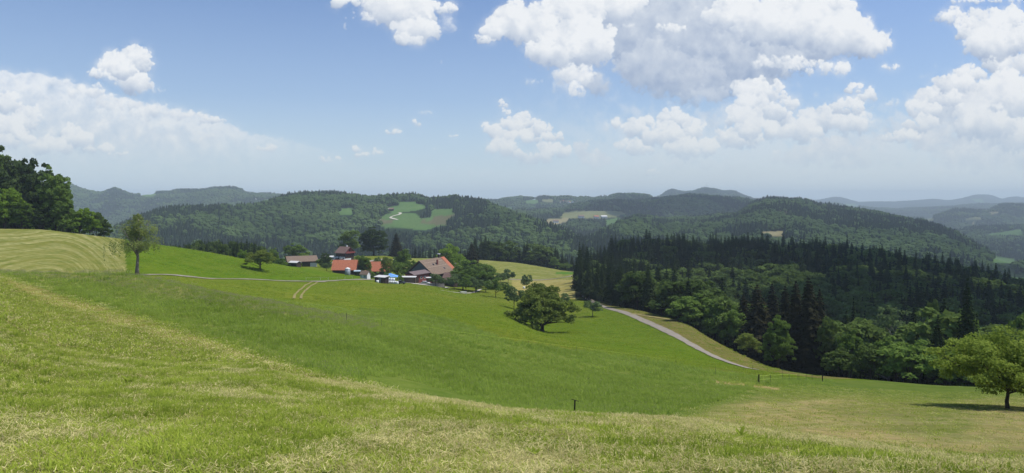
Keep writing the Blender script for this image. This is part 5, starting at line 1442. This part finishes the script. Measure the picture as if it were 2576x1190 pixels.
o = link('fence_post', MB().tube([(0, 0, -.3), (0, 0, .75)], .022, 6).mesh('fence_post', M_POST), None, (x, y, z)); tag(o, 'dark end post of the long tape in the middle of the meadow', 'post')

# ------------------------------------------------------------------ far houses and the mast on the blue peak
def far_house(u, v, ymin, w, h, d, wall, roof, lb, rz=0, name='farmhouse', cat='house', flat=False, Y=None):
    x, y, z = ray(u, v, ymin) if Y is None else at(u, Y)
    o = empty(name, (x, y, z), R(rz), lb, cat)
    MB().prism([(-d/2, -6), (d/2, -6), (d/2, h), (0, h + (d * .32 if not flat else d * .1) - .1), (-d/2, h)], 'x', -w/2, w/2).build('wall', wall, o)
    r = d * (.32 if not flat else .1); e = d / 2 + .8; k = r / (d / 2)
    MB().prism([(-e, h - k * .8), (0, h + r), (e, h - k * .8), (e, h - k * .8 + .4), (0, h + r + .4), (-e, h - k * .8 + .4)], 'x', -w/2 - .8, w/2 + .8).build('roof', roof, o)
far_house(974, 529.5, 1400, 26, 3.2, 11, M_DWOOD, M_SHEET, 'long far barn with a gleaming white roof on the hill pasture', 0, 'far_barn', 'barn', True)
far_house(985, 531, 1400, 9, 4.5, 8, M_DWOOD, M_BROWNR, 'dark end building of the long white roofed far barn', 0, 'far_barn', 'barn')
FH = [(1410, 511, 3200, 'white'), (1416, 509, 3200, 'white'), (1424, 510.5, 3200, 'white'), (1432, 511, 3200, 'white'), (1441, 510, 3200, 'white'), (1452, 511, 3200, 'white'), (1349, 538, 2000, 'x')]
for i, (u, v, yy, c) in enumerate(FH[:6]):
    far_house(u, v, yy, 15, 7, 12, M_WHITE, M_ORANGE if i % 2 else M_BROWNR, 'tiny white house in the hamlet below the skyline left of the blue peak', 20 * i, 'far_house', 'house')
    bpy.data.objects[-1] if False else None
for o in [o for o in COL.objects if o.name.startswith('far_house')]: o['group'] = 'houses of the hamlet below the skyline'
for u, v, w, c, lb in [(1462, 548, 18, M_BROWNR, 'brown roofed farm at the lower edge of the pale far meadow'), (1500, 549, 15, M_ORANGE, 'far farm with an orange roof below the pale far meadow'), (1519, 548.5, 20, M_SHEET, 'far barn with a pale roof at the right of the far meadow'), (1398, 560, 16, M_BROWNR, 'far brown roofed house beside the small tan field')]:
    far_house(u, v, 1700, w, 5, 11, M_WHITE, c, lb, 15, 'far_house')
far_house(1952, 541, 1500, 16, 5, 11, M_DWOOD, M_SHEET, 'far farm with a shining pale roof in the clearing of the right hill', 5, 'far_farm', 'farm')
far_house(1966, 542, 1500, 18, 7, 13, M_DWOOD, M_BROWNR2, 'dark farmhouse in the clearing of the right hill', 10, 'far_farm', 'farm')
far_house(1979, 544, 1500, 7, 4, 7, M_WHITE, M_BROWNR, 'tiny white outbuilding in the clearing of the right hill', 0, 'far_farm', 'farm')
for i, u in enumerate((395, 432, 560, 575, 602, 640, 688, 704, 722)):
    far_house(u, (502, 499, 499, 500, 500, 503, 505, 504, 506)[i], 2900, 16, 6, 12, M_WHITE, (M_ORANGE, M_BROWNR, M_BROWNR)[i % 3], 'tiny pale house scattered along the top of the far left ridge', 30 * i, 'ridge_house')
for o in [o for o in COL.objects if o.name.startswith('ridge_house')]: o['group'] = 'houses along the far left ridge'
def mast():
    x, y = (1778 - CU) / F * 6470, 6470.0; z = Hs(x, y)
    o = empty('radio_mast', (x, y, z), 0, 'thin radio mast on the summit of the blue peak', 'mast')
    MB().tube([(0, 0, 0), (0, 0, 36)], [2.2, 1.2], 6).build('tower', M_METAL, o)
    MB().tube([(0, 0, 36), (0, 0, 62)], [.9, .5], 6).build('antenna', M_WHITE, o)
mast()
# paths on the far pasture
M_FARPATH = surf_mat('far_gravel', (0.5, 0.47, 0.38), .95, .1)
lane('far_track', [(1002, 536), (1010, 536.5), (1003, 541), (985, 546), (981, 549), (992, 552), (1000, 554)], 5.0, M_FARPATH, .9, 1200)
lane('far_track', [(955, 554), (949, 560), (946, 565), (950, 553)][:3], 4.5, M_FARPATH, .9, 1000)
# ------------------------------------------------------------------ grass
L_GRASS = leaf_mat('grass_blades', (0.095, 0.155, 0.014), (0.46, 0.54, 0.085), 0.42, zone=0.9)
L_STRAW = leaf_mat('straw_blades', (0.20, 0.175, 0.065), (0.80, 0.73, 0.36), 0.32)
L_MEADOW = leaf_mat('meadow_blades', (0.15, 0.225, 0.028), (0.36, 0.46, 0.085), 0.45, zone=0.12)
L_LOWM = leaf_mat('low_meadow_blades', (0.15, 0.215, 0.018), (0.35, 0.425, 0.062), 0.45, zone=0.05)
L_SEED = leaf_mat('seed_heads', (0.25, 0.25, 0.10), (0.50, 0.46, 0.24), 0.4)

def blades(seed, n, rad, h, w, lean=0.5, flat=0.0, hv=0.35):
    rg = np.random.default_rng(seed)
    a = rg.uniform(0, 6.283, n); r = rad * np.sqrt(rg.random(n)); x = r * np.cos(a); y = r * np.sin(a)
    hh = h * rg.uniform(1 - hv, 1 + hv, n); d = rg.uniform(0, 6.283, n); ln = hh * lean * rg.uniform(.3, 1.4, n)
    dx, dy = np.cos(d), np.sin(d); px, py = -dy, dx
    z0 = rg.uniform(0, flat, n) if flat else np.zeros(n) - 0.01
    P0 = np.stack([x, y, z0], 1); P1 = P0 + np.stack([dx * ln * .35, dy * ln * .35, hh * .6], 1); P2 = P0 + np.stack([dx * ln, dy * ln, hh * (0.95 if not flat else 0.5)], 1)
    if flat:
        P1 = P0 + np.stack([dx * hh * .5, dy * hh * .5, hh * rg.uniform(0, .35, n)], 1); P2 = P0 + np.stack([dx * hh, dy * hh, hh * rg.uniform(-.05, .4, n)], 1)
    W = w * rg.uniform(.6, 1.4, n)[:, None]; pp = np.stack([px, py, np.zeros(n)], 1) * W * .5
    V = np.stack([P0 - pp, P0 + pp, P1 + pp * .9, P1 - pp * .9, P2 + pp * .15, P2 - pp * .15], 1).reshape(-1, 3)
    b = np.arange(n)[:, None] * 6
    Fc = np.concatenate([b + np.array([0, 1, 2, 3]), b + np.array([3, 2, 4, 5])], 1).reshape(-1, 4)
    T = np.repeat(np.clip(rg.normal(.5, .26, n), 0, 1), 2)
    return V, Fc, T
def clump(name, parts):
    """parts: list of (V, F, T, material)"""
    Vs, Fs, Ts, Ms, mats = [], [], [], [], []; o = 0
    for V, Fc, T, m in parts:
        if m not in mats: mats.append(m)
        Vs.append(V); Fs.append(Fc + o); Ts.append(T); Ms.append(np.full(len(Fc), mats.index(m))); o += len(V)
    me = npmesh(name, np.concatenate(Vs), np.concatenate(Fs), np.concatenate(Ts))
    for m in mats: me.materials.append(m)
    me.polygons.foreach_set('material_index', np.concatenate(Ms).astype(np.int32)); return me
def seedstalks(seed, n, rad, h, w):
    rg = np.random.default_rng(seed); P = np.stack([rg.normal(size=n) * rad * .5, rg.normal(size=n) * rad * .5, h * rg.uniform(.75, 1.15, n)], 1)
    v, f = quads(P, np.stack([rg.normal(size=n), rg.normal(size=n), np.full(n, .2)], 1), w, rg, 1.0)
    v = v.reshape(n, 4, 3); c = v.mean(1, keepdims=True); v = c + (v - c) * np.array([.6, .6, 1.8]); return v.reshape(-1, 3), f, rg.random(n)

G_NEAR = [clump('grass_clump', [(*blades(s, 48, .10, .034, .0055, .9), L_GRASS), (*blades(s + 50, 15, .10, .05, .005, .5, .02), L_STRAW)]) for s in (1, 2, 3)]
G_DRY = [clump('straw_clump', [(*blades(s, 24, .10, .034, .0055, .9), L_GRASS), (*blades(s + 50, 36, .11, .05, .005, .5, .022), L_STRAW), (*blades(s + 70, 8, .1, .045, .005, .6), L_STRAW)]) for s in (11, 12, 13)]
G_LUSH = [clump('lush_clump', [(*blades(s, 44, .11, .058, .0075, .8), L_GRASS)]) for s in (21, 22)]
G_FAR = [clump('tall_clump', [(*blades(s, 46, .36, .30, .020, .55), L_MEADOW), (*seedstalks(s + 5, 7, .36, .36, .035), L_SEED)]) for s in (31, 32)]
G_SEED = [clump('seed_clump', [(*blades(s, 34, .36, .32, .020, .45), L_MEADOW), (*seedstalks(s + 5, 34, .36, .42, .045), L_SEED)]) for s in (41,)]
G_LOW = [clump('low_clump', [(*blades(s, 40, .60, .20, .05, .9), L_LOWM)]) for s in (36, 37)]
G_MID = [clump('mid_clump', [(*blades(s, 44, .30, .065, .016, .9), L_GRASS), (*blades(s + 50, 9, .3, .09, .014, .5, .03), L_STRAW)]) for s in (51, 52)]
G_MIDD = [clump('mid_straw_clump', [(*blades(s, 22, .30, .06, .016, .8), L_GRASS), (*blades(s + 50, 30, .3, .09, .014, .5, .03), L_STRAW)]) for s in (61,)]

def spray_grass():
    rg = np.random.default_rng(9)
    PX, PY, SC, IX = [], [], [], []
    def add(x0, x1, y0, y1, sp, cond, near, scale):
        X, Y = jgrid(x0, x1, y0, y1, sp, rg)
        u = CU + F * X / Y
        m_ = 2200 / max(y0, 2) if y0 < 20 else 0
        k = (u > -140 - m_) & (u < 2716 + m_) & cond(u, Y); X, Y, u = X[k], Y[k], u[k]
        e = Y / lin(YC1, u)
        dry = fbm(X / 1.1 + 5, Y / .9, 4, 6) * .55 + .45 * fbm(e * 9 + 3, u / 420 + Y / 30, 4, 1) + 0.22 * (fbm(X / 5.0, Y / 2.6, 2, 2) - .5) + 0.02 * np.clip(u - 1200, -600, 900) / 900
        if y0 == 22: vv = HV - F * H(X, Y) / Y; dry = fbm(u / 330, vv / 46, 4, 5) + .03
        if y0 != 22: dry += (.16 * np.exp(-((e - .88) / .07) ** 2) + .05 * np.exp(-((e - .62) / .03) ** 2) - .07 * sstep(.25, .45, e) * (1 - sstep(.76, .84, e))) * (1 - sstep(1050, 1400, u))
        r = rg.random(len(X))
        if near: idx = np.where(dry + rg.normal(size=len(X)) * .10 > .565, 3 + rg.integers(0, 3, len(X)), rg.integers(0, 3, len(X))); idx = np.where((dry < .45) & (r < .3), 6 + rg.integers(0, 2, len(X)), idx)
        else: idx = np.where(dry + rg.normal(size=len(X)) * .10 > .54, 10, 8 + rg.integers(0, 2, len(X)))
        PX.append(X); PY.append(Y); IX.append(idx); SC.append(scale * rg.uniform(.75, 1.3, len(X)))
    y1 = lambda u, Y: Y < lin(YC1, u) * 1.25
    add(-8, 8, 2.0, 5.6, .085, y1, True, .9)
    add(-12, 12, 5.6, 10.5, .105, y1, True, .95)
    add(-19, 19, 10.5, 20, .16, y1, True, 1.2)
    add(-32, 24, 20, 44, .42, y1, False, 1.2)
    add(-62, 0, 44, 76, .8, y1, False, 1.6)
    # the mown field at the right
    add(8, 70, 22, 86, .80, lambda u, Y: (u > 1560 + (Y - 22) * 5) & (Y > lin(YC1, u) * 1.3) & (u > 1700), False, .95)
    X = np.concatenate(PX); Y = np.concatenate(PY); n = len(X)
    s = np.concatenate(SC)
    stuff_scatter('stubble_grass', np.stack([X, Y, H(X, Y) - .005], 1), rg.uniform(0, 6.28, n), np.stack([s, s, s * rg.uniform(.8, 1.25, n)], 1), np.concatenate(IX), G_NEAR + G_DRY + G_LUSH + G_MID + G_MIDD)
    print('GRASS', n)
    PX, PY, SC, IX = [], [], [], []
    def add2(x0, x1, y0, y1, sp, scale):
        X, Y = jgrid(x0, x1, y0, y1, sp, rg); u, v = uv_of(X, Y)
        ft = np.interp(u, [-400, 870, 1280, 1650, 1909, 2070], [600, 700, 858, 908, 950, 957])
        c1 = lin(YC1, u); c2 = lin(YC2, u)
        k = (u > -120) & (u < 2100) & (Y > np.where(u > 900, lin([(900, 27), (1000, 30), (1280, 29), (1700, 28), (2100, 24)], u), c1 * 1.05)) & (v > ft) & (Y < np.where(u < 900, c2 * 1.25, 130))
        k &= ~((u > 1650) & (v > np.interp(u, [1500, 1650, 1800, 1909, 2000], [1075, 1052, 1012, 975, 970])))
        X, Y, u = X[k], Y[k], u[k]
        sd = (np.abs(Y - lin(YC2, u)) < lin(YC2, u) * .16) & (u < 950) & (rg.random(len(X)) < .7)
        PX.append(X); PY.append(Y); SC.append(scale * rg.uniform(.6, 1.1, len(X)) * (0.45 + 0.8 * fbm(X / 6, Y / 6, 3, 3))); IX.append(np.where(sd, 2, rg.integers(0, 2, len(X))))
    add2(-62, 25, 15, 60, .50, 1.0)
    add2(-100, 62, 60, 132, 1.15, 1.35)
    # shorter growth over the rest of the meadows
    X, Y = jgrid(-150, 62, 70, 335, 1.75, rg); u, v = uv_of(X, Y)
    k = (u > -60) & (u < 1960) & (Y > lin(YC2, u) * 1.1) & (Y < lin(EDGE, u) - 4) & ~((u < 330) & (Y > 118)) & (Y < np.where(u < 900, 285, 328))
    k &= (Y < lin([(0, 170), (230, 165), (520, 195), (780, 232), (900, 270), (2000, 400)], u)) | (Y > lin([(0, 190), (230, 185), (520, 218), (780, 262), (900, 300), (2000, 500)], u)) | (u > 945)
    for pts in LANES:
        for a, b in zip(pts[:-1], pts[1:]):
            d = np.array(b) - np.array(a); L2 = (d * d).sum() + 1e-6
            t = np.clip(((X - a[0]) * d[0] + (Y - a[1]) * d[1]) / L2, 0, 1); k &= np.hypot(X - a[0] - t * d[0], Y - a[1] - t * d[1]) > 2.3
    X, Y = X[k], Y[k]
    PX.append(X); PY.append(Y); SC.append(rg.uniform(.55, 1.15, len(X)) * (0.35 + 1.1 * fbm(X / 14, Y / 14, 3, 3))); IX.append(rg.integers(3, 5, len(X)))
    X = np.concatenate(PX); Y = np.concatenate(PY); n = len(X); s = np.concatenate(SC)
    stuff_scatter('tall_grass', np.stack([X, Y, H(X, Y) - .02], 1), rg.uniform(0, 6.28, n), np.stack([s, s, s], 1), np.concatenate(IX), G_FAR + G_SEED + G_LOW)
    print('TALL', n)
spray_grass()
# weeds one can point at
def weed(u, v, s, lb, seed=3):
    rg = np.random.default_rng(seed); mb = MB()
    for k in range(7):
        a = k * 0.9 + rg.uniform(-.2, .2); L_ = .22 * rg.uniform(.7, 1.2); e = rg.uniform(.5, 1.2)
        p = [Vector((math.cos(a) * L_ * t * math.cos(e * (1.2 - t * .4)), math.sin(a) * L_ * t * math.cos(e * (1.2 - t * .4)), L_ * math.sin(e) * t * (1.2 - .35 * t))) for t in (0, .35, .7, 1)]
        sd = Vector((-math.sin(a), math.cos(a), 0)); ws = (.008, .035, .03, .004)
        for i in range(3): mb.poly([p[i] - sd * ws[i], p[i] + sd * ws[i], p[i + 1] + sd * ws[i + 1], p[i + 1] - sd * ws[i + 1]])
    me = mb.mesh('weed', L_GRASS, True)
    x, y, z = ray(u, v); o = link('weed', me, None, (x, y, z)); o.scale = (s, s, s); tag(o, lb, 'weed')
weed(1345, 1150, 0.45, 'broad leaved weed standing dark in the straw below the T-shaped post', 3)
weed(322, 965, 0.8, 'taller leafy tuft on the left part of the near slope', 4)
weed(1862, 1100, 0.6, 'leafy tuft standing on the crest of the near slope right of the middle', 6)
# ------------------------------------------------------------------ cumulus overhead, outside the picture; their shadows lie on the wood and the far hill
def cloud(seed, sx, sy, h, rx, ry, rz, n=26):
    import bmesh
    rg = np.random.default_rng(seed); Vs, Fs = [], []; o = 0
    cx = sx + h * math.tan(math.pi / 2 - SUN_EL) * math.sin(SUN_AZ); cy = sy + h * math.tan(math.pi / 2 - SUN_EL) * math.cos(SUN_AZ)
    bm = bmesh.new(); bmesh.ops.create_icosphere(bm, subdivisions=3, radius=1)
    base = np.array([v.co[:] for v in bm.verts]); fc = np.array([[v.index for v in f.verts] for f in bm.faces]); bm.free()
    for k in range(n):
        a = rg.uniform(0, 6.283); q = math.sqrt(rg.random()) * .8
        c = np.array([math.cos(a) * q * rx, math.sin(a) * q * ry, rg.uniform(0, .6) * rz]); r = rz * rg.uniform(.6, 1.1) * (1.15 - q * .5)
        d = 1 + .22 * (fbm(base[:, 0] * 2.3 + k * 3, base[:, 1] * 2.3 + base[:, 2] * 1.7, 3, 4) - .5) * 2
        v = base * d[:, None] * r * np.array([1.25, 1.25, .8]); v[:, 2] = np.maximum(v[:, 2], -rz * .35)
        Vs.append(v + c); Fs.append(fc + o); o += len(base)
    m = bpy.data.materials.new('cloud'); N = NT(nodes_of(m))
    a = N('ShaderNodeBsdfDiffuse', {'Color': (.9, .9, .92, 1)}); b = N('ShaderNodeBsdfTranslucent', {'Color': (.8, .82, .85, 1)})
    N('ShaderNodeOutputMaterial', {0: N('ShaderNodeMixShader', {0: .35, 1: a.outputs[0], 2: b.outputs[0]}).outputs[0]})
    o = link('cloud', npmesh('cloud', np.concatenate(Vs), np.concatenate(Fs), mat=m, smooth=True), None, (cx, cy, h)); tag(o, kind='structure')
cloud(1, 280, 535, 950, 205, 100, 46)
cloud(2, 292, 290, 1010, 178, 122, 46)
cloud(3, 640, 2760, 1500, 420, 330, 110)
# ------------------------------------------------------------------ the air: pale haze over the valleys
def build_haze():
    m = bpy.data.materials.new('haze'); N = NT(nodes_of(m))
    p = N('ShaderNodeVolumePrincipled', {'Color': (0.77, 0.915, 1.0, 1), 'Density': HAZE, 'Anisotropy': 0.0})
    N('ShaderNodeOutputMaterial', {1: p.outputs[0]})
    me = MB().box(-16200, 16200, -60, 11950, -420, 118).mesh('haze', m)
    o = link('haze', me); tag(o, kind='stuff')
HAZE = 1.18e-4
build_haze()
